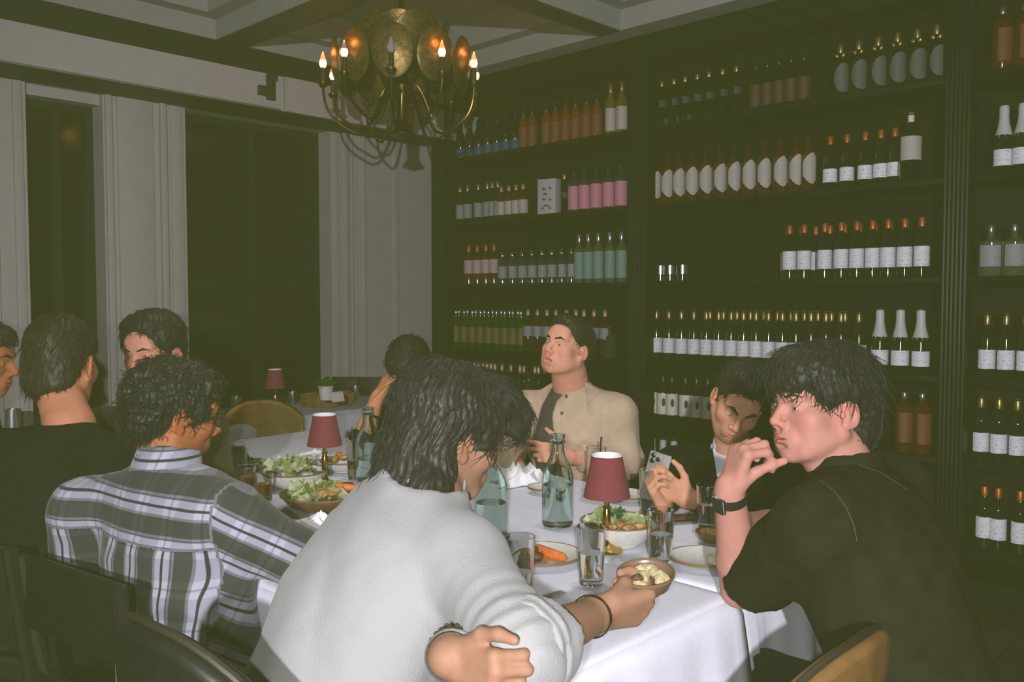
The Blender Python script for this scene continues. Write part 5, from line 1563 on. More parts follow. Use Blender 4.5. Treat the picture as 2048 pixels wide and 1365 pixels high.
# ================================================================ P: plaid shirt and glasses
def person_p():
    phi = 22; F_, R_ = FWD(phi), RGT(phi)
    hc = at(347, 826, 2.10); HR = rot(50, 12, 4)
    neck = at(335, 935, 2.06)
    pelvis = at(385, 1420, 1.98); pelvis.z = .57
    ctr = at(300, 1020, 2.03)
    sr = ctr + R_ * .195 + Vector((0, 0, .0)); sl = ctr - R_ * .205 + Vector((0, 0, -.02))
    chest = (sr + sl) / 2 + F_ * .04
    elr = at(668, 1150, 2.02); wrr = elr + Vector((.12, .20, .0)); wrr.z = elr.z
    ell_ = sl + Vector((-.03, .03, -.26)); wrl = ell_ + F_ * .22 + R_ * .1 + Vector((0, 0, .07))
    dr = nrm(wrr - elr); hr, _ = hand_ops(wrr, dr, Vector((0, 0, -1)), False, CURL_RELAX)
    dl = nrm(wrl - ell_); hl, _ = hand_ops(wrl, dl, Vector((0, 0, -1)), True, CURL_RELAX)
    o = body('person in grey plaid shirt and glasses, seen from behind, looking right', (HR, hc, 1.0, dict(jaw=1.05, nose=1.15)), neck, chest, [(sr, elr, wrr, hr), (sl, ell_, wrl, hl)], SK_p, .0045, beard=.45, lips=(.95, .6, .6))
    ops = torso(pelvis, neck - Vector((0, 0, .01)), R_, 1.12, 1.1) + shoulders(neck, sl, sr, .072)
    ops += sleeve(sr, elr, elr + (wrr - elr) * .9, (.076, .062, .05)) + sleeve(sl, ell_, ell_ + (wrl - ell_) * .9, (.078, .064, .05))
    nv = nrm(hc - neck)
    ops.append((cone(neck + nv * .01, neck + nv * .2, .058, .07), '-', .01))
    axr = nrm(elr - sr); pr = axr.cross(Vector((0, 1, 0))).normalized()
    seam = at(300, 1066, 2.0).z
    P0 = v3(ctr)
    def uv(Vx):
        l = (Vx - P0) @ v3(R_); z = Vx[:, 2] + .035 * l
        wv = .004 * sinoise(Vx, 5, 2, 2)
        yoke = z > seam
        u = np.where(yoke, z, l + wv * 2.2 + .05 * np.clip(seam - z, 0, 1)); v = np.where(yoke, l, z) + wv
        on = (l > .235)
        t = (Vx - v3(sr)) @ v3(pr)
        u = np.where(on, t + .03, u); v = np.where(on, (Vx - v3(sr)) @ v3(axr), v)
        return np.stack([u, v, yoke * 1.], 1)
    cloth_part('plaid_shirt', ops, .0062, plaid_mat(), o, .007, 4.2, 21, uvfn=uv, clip=(np.array((-9, -9, .47)), np.array((9, 9, 9))), stretch=(1, 1, .35))
    col = collar_ops(neck - nv * .005, nv, .082, .068, .045, .0035)
    cloth_part('collar', col, .0038, plaid_mat(), o, .0015, 12, 5, it=1, uvfn=lambda Vx: np.stack([Vx[:, 2] * .9 + .02, (Vx - P0) @ v3(R_), Vx[:, 0]], 1))
    hair = []
    A = lambda p, k=.02: hair.append((p, '+', k)); S = lambda p, k=.01: hair.append((p, '-', k))
    A(ell((0, -.020, .044), (.083, .103, .088))); A(ell((0, -.068, -.015), (.070, .042, .068)), .03); A(ell((0, .050, .082), (.060, .046, .036)), .03)
    for s in (-1, 1): A(ell((s * .074, .01, .025), (.012, .045, .035)), .02)
    S(ell((0, .110, -.040), (.095, .080, .105)), .012)
    for s in (-1, 1): S(ell((s * .092, .002, -.018), (.028, .026, .036)), .008)
    S(half((0, 0, -.075), (0, -.35, 1)), .01)
    hair_mesh('curly_hair', hair, HR, hc, 1.0, .0045, M_hairk, o, 2600, .024, seed=5, lift=.14, amp=.006, f=30, thick=.0010, curl=1.6, droop=.2)
    brows(o, HR, hc, 1.0, M_hairk, 1.2); eye_mesh(o, HR, hc, 1.0)
    legs(o, pelvis, F_, R_)
    # glasses
    M_fr = mat('black_frame', (.008, .008, .008), .3)
    g = empty('glasses', (0, 0, 0)); g.parent = o
    W = lambda p: Vector(v3(hc) + HR @ v3(p))
    for s in (-1, 1):
        pts = [W((s * .034 + .021 * math.cos(a), .103 - .006 * abs(math.cos(a)), .0 + .017 * math.sin(a))) for a in [2 * PI * k / 20 for k in range(21)]]
        MB().tube(pts, .0016, 6).build('lens_rim', M_fr, g)
        MB().add([tuple(W((s * .034, .1015, 0)))] + [tuple(p) for p in pts[:-1]], [(0, 1 + k, 1 + (k + 1) % 20) for k in range(20)]).build('lens', mat('lens_glass', (.95, .95, .95), .02, trans=1., ior=1.05), g)
        MB().tube([W((s * .055, .098, .006)), W((s * .078, .07, .008)), W((s * .083, .0, .006)), W((s * .084, -.016, -.002)), W((s * .083, -.026, -.02))], .0018, 6).build('temple', M_fr, g)
    MB().tube([W((-.013, .104, .004)), W((0, .107, .008)), W((.013, .104, .004))], .0016, 6).build('bridge', M_fr, g)
    chair((pelvis.x - .02, pelvis.y), 35, 'black chair with a flat back panel under the plaid shirt', M_chairk, 'slat')
person_p()

# ================================================================ D: dark top, seen from behind
def person_d():
    phi = 14; F_, R_ = FWD(phi), RGT(phi)
    hc = at(126, 728, 2.36); HR = rot(0, 8, 2)
    neck = at(138, 850, 2.27)
    pelvis = at(70, 1300, 2.22); pelvis.z = .57
    ctr = at(98, 925, 2.25)
    sr = ctr + R_ * .18 + Vector((0, 0, .0)); sl = ctr - R_ * .19
    chest = (sr + sl) / 2 + F_ * .03
    elr = sr + Vector((.05, .05, -.28)); wrr = elr + F_ * .25 + Vector((0, 0, .06)); ell_ = sl + Vector((-.06, .02, -.28)); wrl = ell_ + F_ * .25
    hr, _ = hand_ops(wrr, F_, Vector((0, 0, -1)), False, CURL_RELAX); hl, _ = hand_ops(wrl, F_, Vector((0, 0, -1)), True, CURL_RELAX)
    o = body('person in dark top with short brown hair, seen squarely from behind at left', (HR, hc, 1.0, {}), neck, chest, [(sr, elr, wrr, hr), (sl, ell_, wrl, hl)], SK_d, .005)
    ops = torso(pelvis, neck - Vector((0, 0, .015)), R_, 1.1, 1.05) + shoulders(neck - Vector((0, 0, .012)), sl, sr, .072) + sleeve(sr, elr, elr + (wrr - elr) * .9, (.072, .06, .05)) + sleeve(sl, ell_, ell_ + (wrl - ell_) * .9, (.072, .06, .05))
    nv = nrm(hc - neck); ops.append((cone(neck + nv * .015, neck + nv * .2, .058, .07), '-', .01))
    cloth_part('dark_jumper', ops, .009, M_navy, o, .005, 4, 31, clip=(np.array((-9, -9, .47)), np.array((9, 9, 9))))
    hair = []
    A = lambda p, k=.02: hair.append((p, '+', k)); S = lambda p, k=.01: hair.append((p, '-', k))
    A(ell((0, -.022, .046), (.082, .104, .088))); A(ell((0, -.066, -.02), (.070, .044, .065)), .03); A(ell((0, -.075, -.062), (.055, .032, .03)), .03)
    S(ell((0, .105, -.035), (.10, .085, .105)), .012)
    for s in (-1, 1): S(ell((s * .096, .0, -.016), (.040, .042, .052)), .008)
    hair_mesh('short_hair', hair, HR, hc, 1.0, .005, M_hairb, o, 1500, .028, seed=6, lift=.05, amp=.002, f=60, thick=.0010, droop=.4)
    brows(o, HR, hc, 1.0, M_hairb); eye_mesh(o, HR, hc, 1.0); legs(o, pelvis, F_, R_)
    chair((pelvis.x, pelvis.y), phi, 'black chair under the person in the dark top', M_chairk, 'slat')
person_d()

# ================================================================ G: laughing, facing the camera
def person_g():
    phi = 188; F_, R_ = FWD(phi), RGT(phi)
    hc = at(308, 704, 2.95); HR = rot(194, 8, 3)
    neck = at(318, 805, 2.97)
    ctr = at(305, 858, 3.0)
    pelvis = ctr + Vector((0, .05, 0)); pelvis.z = .57
    sr = ctr + R_ * .19; sl = ctr - R_ * .19
    chest = (sr + sl) / 2 + Vector((0, 0, -.02))
    elr = sr + Vector((-.06, -.02, -.27)); wrr = elr + F_ * .2 + R_ * -.1; ell_ = sl + Vector((.06, -.02, -.27)); wrl = ell_ + F_ * .2 + R_ * .1
    hr, _ = hand_ops(wrr, F_, Vector((0, 0, -1)), False, CURL_RELAX); hl, _ = hand_ops(wrl, F_, Vector((0, 0, -1)), True, CURL_RELAX)
    o = body('laughing person in taupe jumper facing the camera between the pilaster and the curly head', (HR, hc, 1.0, dict(smile=1., lid=.75, cheek=1.25, mouth_open=.5)), neck, chest, [(sr, elr, wrr, hr), (sl, ell_, wrl, hl)], SK_g, .0045, h_head=.0022)
    ops = torso(pelvis, neck - Vector((0, 0, .01)), R_, 1.05, 1.05) + shoulders(neck - Vector((0, 0, .01)), sl, sr, .068) + sleeve(sr, elr, elr + (wrr - elr) * .9) + sleeve(sl, ell_, ell_ + (wrl - ell_) * .9)
    nv = nrm(hc - neck); ops.append((cone(neck + nv * .01, neck + nv * .2, .058, .07), '-', .01))
    cloth_part('jumper', ops, .010, M_taupe, o, .005, 4, 41, clip=(np.array((-9, -9, .47)), np.array((9, 9, 9))))
    hair = []
    A = lambda p, k=.02: hair.append((p, '+', k)); S = lambda p, k=.01: hair.append((p, '-', k))
    A(ell((0, -.020, .052), (.093, .108, .090))); A(ell((0, -.06, -.01), (.074, .05, .06)), .03); A(ell((0, .035, .100), (.070, .055, .032)), .03)
    for s in (-1, 1): A(ell((s * .080, .0, .045), (.016, .05, .045)), .02)
    S(ell((0, .105, -.020), (.066, .085, .108)), .008); S(ell((0, .11, -.06), (.10, .085, .085)), .01)
    for s in (-1, 1): S(ell((s * .092, .004, -.02), (.026, .030, .034)), .008)
    hair_mesh('curly_hair', hair, HR, hc, 1.0, .005, M_hairk, o, 1200, .022, seed=7, lift=.2, amp=.003, f=45, thick=.0010, curl=1.0)
    brows(o, HR, hc, 1.0, M_hairk, 1.0, tilt=-.3, raise_=-.002); eye_mesh(o, HR, hc, 1.0, lid=.75); legs(o, pelvis, F_, R_)
    chair((pelvis.x, pelvis.y), phi, 'black chair under the laughing person', M_chairk, 'slat')
person_g()

# ================================================================ L: cut off at the left edge, in profile
def person_l():
    phi = 60; F_, R_ = FWD(phi), RGT(phi)
    hc = at(-42, 722, 2.85); HR = rot(82, 6, 0)
    neck = at(-62, 810, 2.85); ctr = at(-70, 862, 2.85)
    pelvis = ctr + Vector((-.02, -.02, 0)); pelvis.z = .57
    sr = ctr + R_ * .18; sl = ctr - R_ * .18; chest = (sr + sl) / 2
    elr = sr + Vector((0, .02, -.27)); wrr = elr + F_ * .25; ell_ = sl + Vector((0, .02, -.27)); wrl = ell_ + F_ * .25
    hr, _ = hand_ops(wrr, F_, Vector((0, 0, -1)), False, CURL_RELAX); hl, _ = hand_ops(wrl, F_, Vector((0, 0, -1)), True, CURL_RELAX)
    o = body('person in profile cut off by the left edge of the picture', (HR, hc, 1.0, dict(nose=1.15)), neck, chest, [(sr, elr, wrr, hr), (sl, ell_, wrl, hl)], SK_p, .005)
    ops = torso(pelvis, neck, R_, 1.0, 1.05) + shoulders(neck, sl, sr, .068) + sleeve(sr, elr, elr + (wrr - elr) * .9) + sleeve(sl, ell_, ell_ + (wrl - ell_) * .9)
    nv = nrm(hc - neck); ops.append((cone(neck + nv * .02, neck + nv * .2, .058, .07), '-', .01))
    cloth_part('dark_red_jumper', ops, .011, M_maroon, o, .004, 4, 51, clip=(np.array((-9, -9, .47)), np.array((9, 9, 9))))
    hair = []
    A = lambda p, k=.02: hair.append((p, '+', k)); S = lambda p, k=.01: hair.append((p, '-', k))
    A(ell((0, -.020, .052), (.090, .108, .090))); A(ell((0, -.06, -.01), (.074, .05, .06)), .03); A(ell((0, .06, .085), (.06, .045, .035)), .03)
    S(ell((0, .11, -.04), (.10, .08, .10)), .01)
    for s in (-1, 1): S(ell((s * .092, .004, -.02), (.026, .030, .034)), .008)
    hair_mesh('hair', hair, HR, hc, 1.0, .006, M_hairk, o, 500, .025, seed=8, lift=.1, amp=.003, f=45)
    brows(o, HR, hc, 1.0, M_hairk, 1.2); eye_mesh(o, HR, hc, 1.0); legs(o, pelvis, F_, R_)
    chair((pelvis.x, pelvis.y), phi, 'black chair at the far left edge under the person in profile', M_chairk, 'slat')
person_l()

# ================================================================ H: behind the dark-haired head, hand on the head
def person_h():
    phi = 205; F_, R_ = FWD(phi), RGT(phi)
    hc = at(822, 738, 4.20); HR = rot(195, 40, 8)
    neck = at(832, 808, 4.28); ctr = at(835, 842, 4.32)
    pelvis = ctr + V * -.06; pelvis.z = .57
    sr = ctr + R_ * .18; sl = ctr - R_ * .18; chest = (sr + sl) / 2
    elr = at(726, 878, 4.08); wrr = at(754, 796, 4.10)
    d = nrm(at(782, 752, 4.12) - wrr)
    hr, _ = hand_ops(wrr, d, Vector((.7, .5, -.2)), False, [(15, 25, 15), (18, 28, 15), (20, 30, 15), (22, 30, 15)])
    ell_ = sl + Vector((.05, -.08, -.2)); wrl = ell_ + F_ * .22
    hl, _ = hand_ops(wrl, F_, Vector((0, 0, -1)), True, CURL_RELAX)
    o = body('person with bowed head and raised bare forearm behind the dark-haired head', (HR, hc, 1.02, {}), neck, chest, [(sr, elr, wrr, hr), (sl, ell_, wrl, hl)], SK_h, .0055, bare_r=(.046, .030))
    ops = torso(pelvis, neck, R_, 1.0, 1.05) + shoulders(neck, sl, sr, .066) + sleeve(sr, elr, elr + (wrr - elr) * .02, (.068, .058, .055)) + sleeve(sl, ell_, ell_ + (wrl - ell_) * .5)
    nv = nrm(hc - neck); ops.append((cone(neck + nv * .02, neck + nv * .2, .058, .07), '-', .01))
    cloth_part('dark_tee', ops, .011, M_navy, o, .004, 4, 61, clip=(np.array((-9, -9, .47)), np.array((9, 9, 9))))
    hair = []
    A = lambda p, k=.02: hair.append((p, '+', k)); S = lambda p, k=.01: hair.append((p, '-', k))
    A(ell((0, -.020, .055), (.100, .116, .098))); A(ell((0, -.06, -.01), (.08, .05, .07)), .03); A(ell((0, .06, .09), (.07, .055, .045)), .03)
    S(ell((0, .11, -.04), (.10, .08, .10)), .01)
    hair_mesh('hair', hair, HR, hc, 1.02, .006, M_hairk, o, 700, .03, seed=9, lift=.2, amp=.004, f=35, curl=1.)
    brows(o, HR, hc, 1.02, M_hairk); eye_mesh(o, HR, hc, 1.02); legs(o, pelvis, F_, R_)
    ax = nrm(wrr - elr)
    band(o, 'wrist_band', elr + (wrr - elr) * .58, ax, .0385, .014, .003, mat('olive_strap', (.02, .022, .01), .6))
    chair((pelvis.x, pelvis.y), phi, 'black chair at the far side under the person with bowed head', M_chairk, 'slat')
person_h()
# ================================================================ J: beige jacket over grey tee
def person_j():
    phi = 196; F_, R_ = FWD(phi), RGT(phi)
    hc = at(1134, 697, 3.52); HR = rot(222, -14, -6)
    neck = at(1142, 772, 3.60)
    ctr = at(1146, 822, 3.62)
    pelvis = ctr + V * -.02; pelvis.z = .57
    sr = ctr + R_ * .185 + Vector((0, 0, .0)); sl = ctr - R_ * .185 + Vector((0, 0, -.01))
    chest = (sr + sl) / 2
    elr = at(1012, 905, 3.55); wrr = at(1046, 950, 3.40)
    ell_ = at(1252, 922, 3.55); wrl = at(1135, 915, 3.40)
    dr = nrm(Vector((.5, -.6, .0))); hr, _ = hand_ops(wrr, dr, Vector((0, 0, -1)), False, CURL_RELAX)
    dl = nrm(at(1085, 905, 3.38) - wrl); hl, _ = hand_ops(wrl, dl, Vector((0, .9, -.3)), True, [(10, 20, 15), (30, 50, 30), (45, 60, 35), (50, 60, 35)], [(.5, .8, .2), (.7, .6, .2), (.8, .5, .2)])
    o = body('person in beige jacket over grey tee, head tilted back, in front of the bottles', (HR, hc, 1.0, dict(mouth_open=.75, jaw=1.1, cheek=1.15, lid=.6, nose=1.05)), neck, chest, [(sr, elr, wrr, hr), (sl, ell_, wrl, hl)], SK_j, .0040, neck_r=.069, h_head=.0022, lips=(.95, .55, .55))
    tee = torso(pelvis, neck - Vector((0, 0, .018)), R_, .98, 1.02) + shoulders(neck - Vector((0, 0, .012)), sl, sr, .058)
    nv = nrm(hc - neck); tee.append((cone(neck + nv * .012, neck + nv * .2, .060, .075), '-', .008))
    cloth_part('grey_tee', tee, .008, M_tee, o, .004, 4, 71, clip=(np.array((-9, -9, .47)), np.array((9, 9, 9))))
    jk = torso(pelvis, neck - Vector((0, 0, .01)), R_, 1.14, 1.16) + shoulders(neck - Vector((0, 0, .006)), sl, sr, .074)
    jk += sleeve(sr, elr, elr + (wrr - elr) * .85, (.078, .066, .055)) + sleeve(sl, ell_, ell_ + (wrl - ell_) * .80, (.078, .066, .056))
    # open front: wedge cut out of the chest
    c0 = ctr + F_ * .15
    wedge_r = RGT(phi)
    def wedge(x, y, z):
        l = (x - c0.x) * wedge_r.x + (y - c0.y) * wedge_r.y
        q = (x - c0.x) * F_.x + (y - c0.y) * F_.y
        dr_ = np.clip(neck.z - z, 0, .6)
        l0 = .005 + .045 * np.minimum(dr_ / .06, 1); l1 = .085 + .30 * dr_
        return np.maximum(np.maximum(l0 - l, l - l1), -(q + .16))
    lo = v3(ctr) - .45; hi = v3(ctr) + .45
    jk.append((Prim(wedge, lo, hi), '-', .006))
    jk.append((cone(neck + nv * -.0, neck + nv * .2, .070, .085), '-', .008))
    jacket = cloth_part('beige_jacket', jk, .0062, M_beige, o, .006, 4.5, 72, clip=(np.array((-9, -9, .47)), np.array((9, 9, 9))), stretch=(1, 1, .6))
    for ln in ([(1168, 880), (1205, 884), (1232, 880)], [(1168, 880), (1172, 925)], [(1204, 800), (1200, 850), (1206, 900)], [(1128, 780), (1122, 850), (1120, 930)]):
        seam(jacket, ln, .0014, M_beige, o)
    # collar flaps
    for s in (-1, 1):
        a = neck + R_ * s * .062 + F_ * .035 + Vector((0, 0, .02)); b = neck + R_ * s * .092 + F_ * .115 + Vector((0, 0, -.062)); e = neck + R_ * s * .122 + F_ * .03 + Vector((0, 0, -.018))
        n = (b - a).cross(e - a).normalized() * .004
        bk_ = neck + R_ * s * .035 - F_ * .07 + Vector((0, 0, .032)); bk2 = neck + R_ * s * .05 - F_ * .09 + Vector((0, 0, -.01))
        vs = [a, b, e, bk_, bk2]; vs2 = [p + n for p in vs]; fs = [(0, 1, 2), (0, 2, 4, 3), (5, 7, 6), (5, 8, 9, 7), (0, 5, 6, 1), (1, 6, 7, 2), (2, 7, 9, 4), (4, 9, 8, 3), (3, 8, 5, 0)]
        MB().add(vs + vs2, fs).build('collar_flap', M_beige, o)
    bt = [at(1133, 792, 3.44), at(1124, 826, 3.42)]
    buttons(o, bt, -F_ * -1, .006)
    hair = []
    A = lambda p, k=.02: hair.append((p, '+', k)); S = lambda p, k=.01: hair.append((p, '-', k))
    A(ell((0, -.022, .046), (.082, .103, .088))); A(ell((0, -.06, -.015), (.070, .045, .06)), .03); A(ell((0, .04, .105), (.05, .05, .024)), .03)
    S(ell((0, .105, -.015), (.066, .075, .098)), .008); S(ell((0, .11, -.06), (.10, .088, .09)), .01)
    for s in (-1, 1): S(ell((s * .092, .004, -.02), (.026, .030, .036)), .008)
    hair_mesh('short_hair', hair, HR, hc, 1.0, .005, M_hairb, o, 900, .02, seed=10, lift=.15, amp=.002, f=60)
    brows(o, HR, hc, 1.0, M_hairb, 1.1); eye_mesh(o, HR, hc, 1.0); legs(o, pelvis, F_, R_)
    chair((pelvis.x, pelvis.y), phi, 'black chair under the person in the beige jacket', M_chairk, 'slat')
person_j()

# ================================================================ Q: black suit, looking down at a phone
def person_q():
    phi = 200; F_, R_ = FWD(phi), RGT(phi)
    hc = at(1477, 806, 2.86); HR = rot(192, 26, -21)
    neck = at(1465, 898, 2.93)
    ctr = at(1462, 945, 2.98)
    pelvis = ctr + V * -.04; pelvis.z = .57
    sr = ctr + R_ * .185; sl = ctr - R_ * .185
    chest = (sr + sl) / 2
    elr = at(1318, 985, 2.90); wrr = at(1318, 985, 2.74); wrr = at(1322, 1010, 2.70)
    ell_ = at(1480, 1010, 2.78); wrl = at(1378, 1000, 2.68)
    ph = at(1311, 952, 2.70)
    dr = nrm(at(1292, 955, 2.655) - wrr); hr, _ = hand_ops(wrr, dr, Vector((.75, .0, .2)), False, [(50, 60, 35), (52, 62, 35), (55, 62, 35), (58, 62, 35)], [(.75, .5, .4), (.9, .1, .4), (.9, -.1, .4)], .92)
    dl = nrm(at(1322, 962, 2.68) - wrl); hl, _ = hand_ops(wrl, dl, Vector((.1, .9, .3)), True, [(35, 55, 30), (45, 60, 35), (50, 62, 35), (55, 62, 35)], [(.7, .65, .1), (.85, .4, .2), (.95, .1, .2)], .95)
    elr = at(1352, 985, 2.98)
    o = body('person in black suit and white shirt looking down at a phone', (HR, hc, 1.0, dict(nose=1.12, brow=1.25, lid=.55, chin=1.05, mouth_open=.15)), neck, chest, [(sr, elr, wrr, hr), (sl, ell_, wrl, hl)], SK_q, .0036, beard=.35, h_head=.0020, lips=(.95, .62, .60))
    nv = nrm(hc - neck)
    sh = torso(pelvis, neck - Vector((0, 0, .012)), R_, .96, 1.0) + shoulders(neck - Vector((0, 0, .012)), sl, sr, .055)
    sh.append((cone(neck + nv * .015, neck + nv * .2, .058, .07), '-', .008))
    cloth_part('white_dress_shirt', sh, .009, M_shirtw, o, .003, 4, 80, clip=(np.array((-9, -9, .5)), np.array((9, 9, 9))))
    cloth_part('shirt_collar', collar_ops(neck + nv * -.005, nv, .066, .062, .038, .003), .0045, M_shirtw, o, 0, it=1)
    jk = torso(pelvis, neck - Vector((0, 0, .008)), R_, 1.10, 1.10) + shoulders(neck - Vector((0, 0, .006)), sl, sr, .074)
    jk += sleeve(sr, elr, elr + (wrr - elr) * .86, (.076, .062, .048)) + sleeve(sl, ell_, ell_ + (wrl - ell_) * .84, (.076, .062, .048))
    c0 = ctr + F_ * .13
    def wedge(x, y, z):
        l = (x - c0.x) * R_.x + (y - c0.y) * R_.y
        q = (x - c0.x) * F_.x + (y - c0.y) * F_.y
        wd = .058 - .42 * np.clip((neck.z + .0 - z), -.05, .4)
        return np.maximum(np.abs(l) - wd, -(q + .16))
    jk.append((Prim(wedge, v3(ctr) - .4, v3(ctr) + .4), '-', .006)); jk.append((cone(neck + nv * .0, neck + nv * .2, .066, .08), '-', .008))
    cloth_part('suit_jacket', jk, .0075, M_suit, o, .005, 4, 81, clip=(np.array((-9, -9, .47)), np.array((9, 9, 9))))
    for s in (-1, 1):
        a = neck + R_ * s * .060 + F_ * .05 + Vector((0, 0, .012)); b = neck + R_ * s * .016 + F_ * .145 + Vector((0, 0, -.17)); e = neck + R_ * s * .105 + F_ * .105 + Vector((0, 0, -.075))
        n = (b - a).cross(e - a).normalized() * .004
        MB().add([a, b, e, a + n, b + n, e + n], [(0, 1, 2), (3, 5, 4), (0, 3, 4, 1), (1, 4, 5, 2), (2, 5, 3, 0)]).build('lapel', M_suit, o)
    hair = []
    A = lambda p, k=.02: hair.append((p, '+', k)); S = lambda p, k=.01: hair.append((p, '-', k))
    A(ell((0, -.022, .052), (.084, .106, .094))); A(ell((0, -.06, -.015), (.070, .045, .06)), .03); A(ell((0, .045, .108), (.058, .055, .034)), .03)
    S(ell((0, .105, -.018), (.064, .075, .090)), .008); S(ell((0, .11, -.06), (.10, .088, .09)), .01)
    for s in (-1, 1): S(ell((s * .092, .004, -.02), (.026, .030, .036)), .008)
    hair_mesh('hair', hair, HR, hc, 1.0, .0045, M_hairk, o, 1100, .026, seed=11, lift=.16, amp=.003, f=50)
    brows(o, HR, hc, 1.0, M_hairk, 1.5, tilt=1.2); eye_mesh(o, HR, hc, 1.0, gaze=(0, -.5), lid=.5); legs(o, pelvis, F_, R_)
    # thin beard along the jaw and chin
    ops = [(cone((-.052, .0, -.052), (-.032, .062, -.098), .011, .009), '+', .008), (cone((.052, .0, -.052), (.032, .062, -.098), .011, .009), '+', .008)]
    Vx, Fx = Vol(xf(ops, HR, hc, 1.0), .0035).mesh(); link('beard', np_mesh('beard', Vx, Fx, M_hairk), None, o)
    # phone in the hands, a thing of its own
    pr = empty('held_phone', ph, 0, 'silver phone with three camera lenses held up by the person in the suit', 'phone')
    nF = nrm(Vector((-.35, -.80, .05)))       # back of the phone faces the camera
    X = nrm(Vector((1, 0, -.25))); Y = nrm(nF.cross(X)); X = nrm(Y.cross(nF))
    Mx = Matrix(((X.x, Y.x, nF.x), (X.y, Y.y, nF.y), (X.z, Y.z, nF.z))).to_4x4()
    M_sil = mat('phone_silver', (.22, .20, .19), .5)
    MB().box((-.0345, -.0725, -.004), (.0345, .0725, .004), Mx, bev=.003).build('phone_body', M_sil, pr)
    MB().box((-.0325, -.070, -.0046), (.0325, .070, -.0041), Mx).build('screen', mat('phone_screen'), pr)
    isl = MB().box((-.031, .034, .004), (.009, .069, .006), Mx, bev=.0018).build('camera_island', M_sil, pr)
    for (x, y) in ((-.021, .060), (-.021, .043), (-.004, .0515)):
        MB().lathe([(0, .0085), (.006, .0085), (.0075, .0075), (.0078, .005)], 16, M=Mx @ Matrix.Translation((x, y, 0))).build('camera_lens', M_ph, isl)
    ax = nrm(wrl - ell_)
    band(o, 'watch_strap', wrl - ax * .02, ax, .0325, .018, .003, M_strap)
    chair((pelvis.x, pelvis.y), phi, 'black chair under the person in the black suit', M_chairk, 'slat')
person_q()

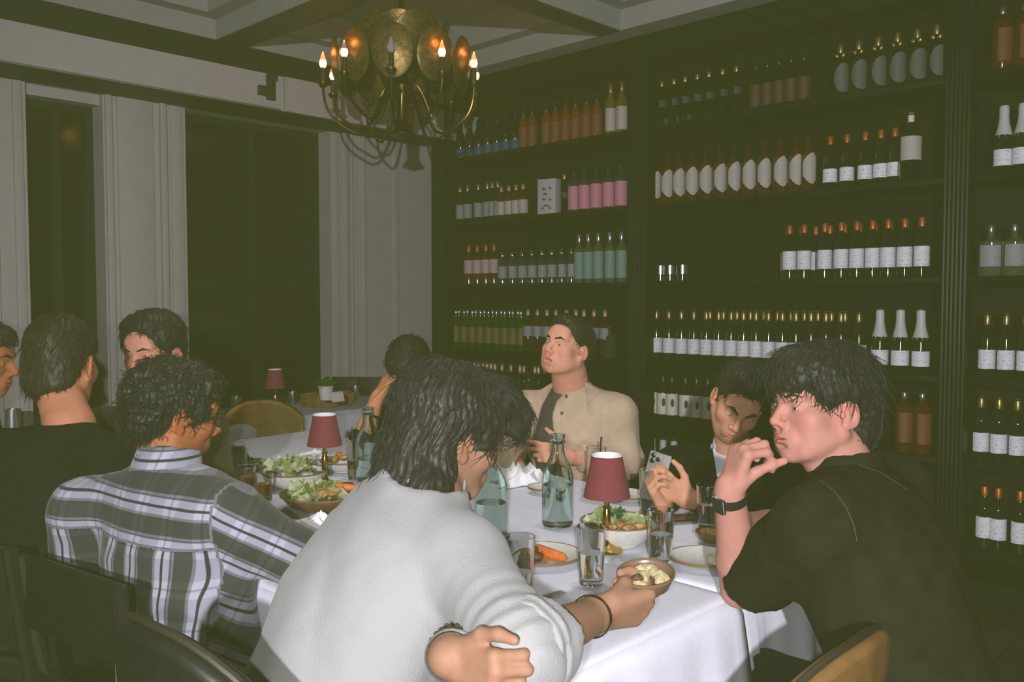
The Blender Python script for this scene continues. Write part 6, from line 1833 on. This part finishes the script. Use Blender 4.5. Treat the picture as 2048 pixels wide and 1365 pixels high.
# ================================================================ R: black denim shirt, hand at the mouth, right
def person_r():
    phi = -46; F_, R_ = FWD(phi), RGT(phi)
    hc = at(1640, 818, 1.86); HR = rot(251, -4, 4)
    neck = at(1690, 945, 1.84)
    ctr = at(1716, 1012, 1.80)
    pelvis = Vector((.80, 1.60, .58))
    sl = ctr - R_ * .19 + Vector((0, 0, -.01)); sr = ctr + R_ * .19
    chest = (sr + sl) / 2
    ell_ = at(1480, 1178, 1.90); wrl = at(1459, 985, 1.80)
    elr = Vector((.93, 2.20, .82)); wrr = at(1535, 1042, 2.48)
    # left hand at the mouth: palm towards the face, fingers curled, thumb and index meeting
    d = nrm(at(1492, 880, 1.78) - wrl)
    hl, tl = hand_ops(wrl + d * .006, d, Vector((.95, .25, -.05)), True, [(72, 62, 25), (66, 72, 40), (60, 80, 50), (58, 80, 55)], [(.80, .10, .62), (.62, .12, .80), (.50, .10, .9)], .95, spread=.10)
    dr = nrm(at(1492, 1040, 2.50) - wrr); hr, _ = hand_ops(wrr, dr, Vector((0, .2, -1)), False, [(55, 60, 35), (58, 64, 35), (60, 64, 35), (62, 64, 35)], None, .95)
    o = body('person in black denim shirt at right, hand raised to the mouth, in profile', (HR, hc, 1.0, dict(jaw=1.08, cheek=1.25, nose=.92, lid=.6, brow=.7)), neck, chest, [(sl, ell_, wrl, hl), (sr, elr, wrr, hr)], SK_r, .0036, h_head=.0019, lips=(1., .58, .58), neck_r=.058, bare_r=(.043, .030))
    ops = torso(pelvis, neck - Vector((0, 0, .005)), R_, 1.15, 1.15) + shoulders(neck, sl, sr, .074)
    ce_ = ell_ + (wrl - ell_) * .20
    ops += [(conecut(sl, sl + (ell_ - sl) * .93 + Vector((.02, -.01, .01)), .080, .076), '+', .03)] + sleeve(sr, elr, elr + (wrr - elr) * .80, (.076, .064, .052))
    nv = nrm(hc + Vector((.03, 0, 0)) - neck)
    ops.append((cone(neck + nv * .005, neck + nv * .2, .062, .078), '-', .01))
    dshirt = cloth_part('denim_shirt', ops, .0062, M_denim, o, .0055, 4.5, 91, clip=(np.array((-9, -9, .47)), np.array((9, 9, 9))), stretch=(1, 1, .7))
    cloth_part('collar', collar_ops(neck - nv * .008, nv, .084, .072, .048, .0035), .004, M_denim, o, .0015, 12, 9, it=1)
    hair = []
    A = lambda p, k=.02: hair.append((p, '+', k)); S = lambda p, k=.01: hair.append((p, '-', k))
    A(ell((0, -.025, .055), (.092, .112, .094))); A(ell((0, -.075, -.005), (.076, .050, .075)), .03); A(ell((0, .055, .085), (.074, .055, .045)), .03)
    A(ell((.0, .088, .062), (.066, .028, .036)), .02); A(ell((0, -.078, -.055), (.058, .032, .04)), .03)
    for s in (-1, 1): A(ell((s * .078, .020, .045), (.016, .050, .040)), .02);
    S(ell((0, .120, -.048), (.085, .072, .085)), .008)
    for s in (-1, 1): S(ell((s * .094, .004, -.022), (.032, .036, .044)), .008)
    def flow(L, n):
        top = np.clip((L[:, 2] - .07) / .05, 0, 1)[:, None]
        out = np.stack([L[:, 0] * 1.2, (L[:, 1] + .02) * 1.3, np.full(len(L), -.02)], 1)
        dn = np.stack([L[:, 0] * .2, np.where(L[:, 1] > .05, .03, -.03), np.full(len(L), -.1)], 1)
        return out * top + dn * (1 - top)
    hair_mesh('hair', hair, HR, hc, 1.0, .004, M_hairk, o, 2200, .040, seed=12, lift=.012, amp=.0025, f=50, thick=.0009, dirfn=flow, droop=.2)
    brows(o, HR, hc, 1.0, M_hairk, .85); eye_mesh(o, HR, hc, 1.0, gaze=(0, .0), lid=.45); legs(o, pelvis, F_, R_)
    # watch
    ax = nrm(wrl - ell_); wc = wrl + ax * -.012
    band(o, 'watch_strap', wc, ax, .0325, .020, .0032, M_strap)
    fd = nrm(Vector((-.75, -.62, 0))); fd = nrm(fd - ax * fd.dot(ax)); sd = ax.cross(fd)
    Mw = Matrix(((sd.x, ax.x, fd.x), (sd.y, ax.y, fd.y), (sd.z, ax.z, fd.z))).to_4x4(); Mw.translation = wc + fd * .034
    w_ = MB().box((-.016, -.019, -.004), (.016, .019, .006), Mw, bev=.004).build('watch_case', M_metalw, o)
    MB().box((-.0135, -.0165, .006), (.0135, .0165, .0068), Mw).build('watch_face', mat('phone_screen'), w_)
    seam(dshirt, [(1640, 962), (1668, 982), (1692, 1015), (1707, 1050), (1716, 1092)], .0007, M_stitch, o)
    seam(dshirt, [(1700, 925), (1760, 945), (1830, 990)], .0006, M_stitch, o)
    chair((pelvis.x, pelvis.y), phi, 'black chair under the person in denim', M_chairk, 'round')
person_r()

chair((.355, 1.60), -46, 'empty tan leather chair with dark piping pushed in at the table end', M_chairk, 'round', M_chairt)
# empty brown chair between the tables
chair(at(545, 850, 4.55), 150, 'empty brown leather chair between the long table and the side table', M_chairk, 'round', M_chairb)
# dark chairs at the side table
for px, Y, lb in ((705, 6.0, 'dark chair behind the side table, left of the brass post'), (758, 5.9, 'dark chair behind the side table, next to the corner')):
    chair(at(px, 800, Y), 180, lb, M_chairk, 'slat')
# end of scene
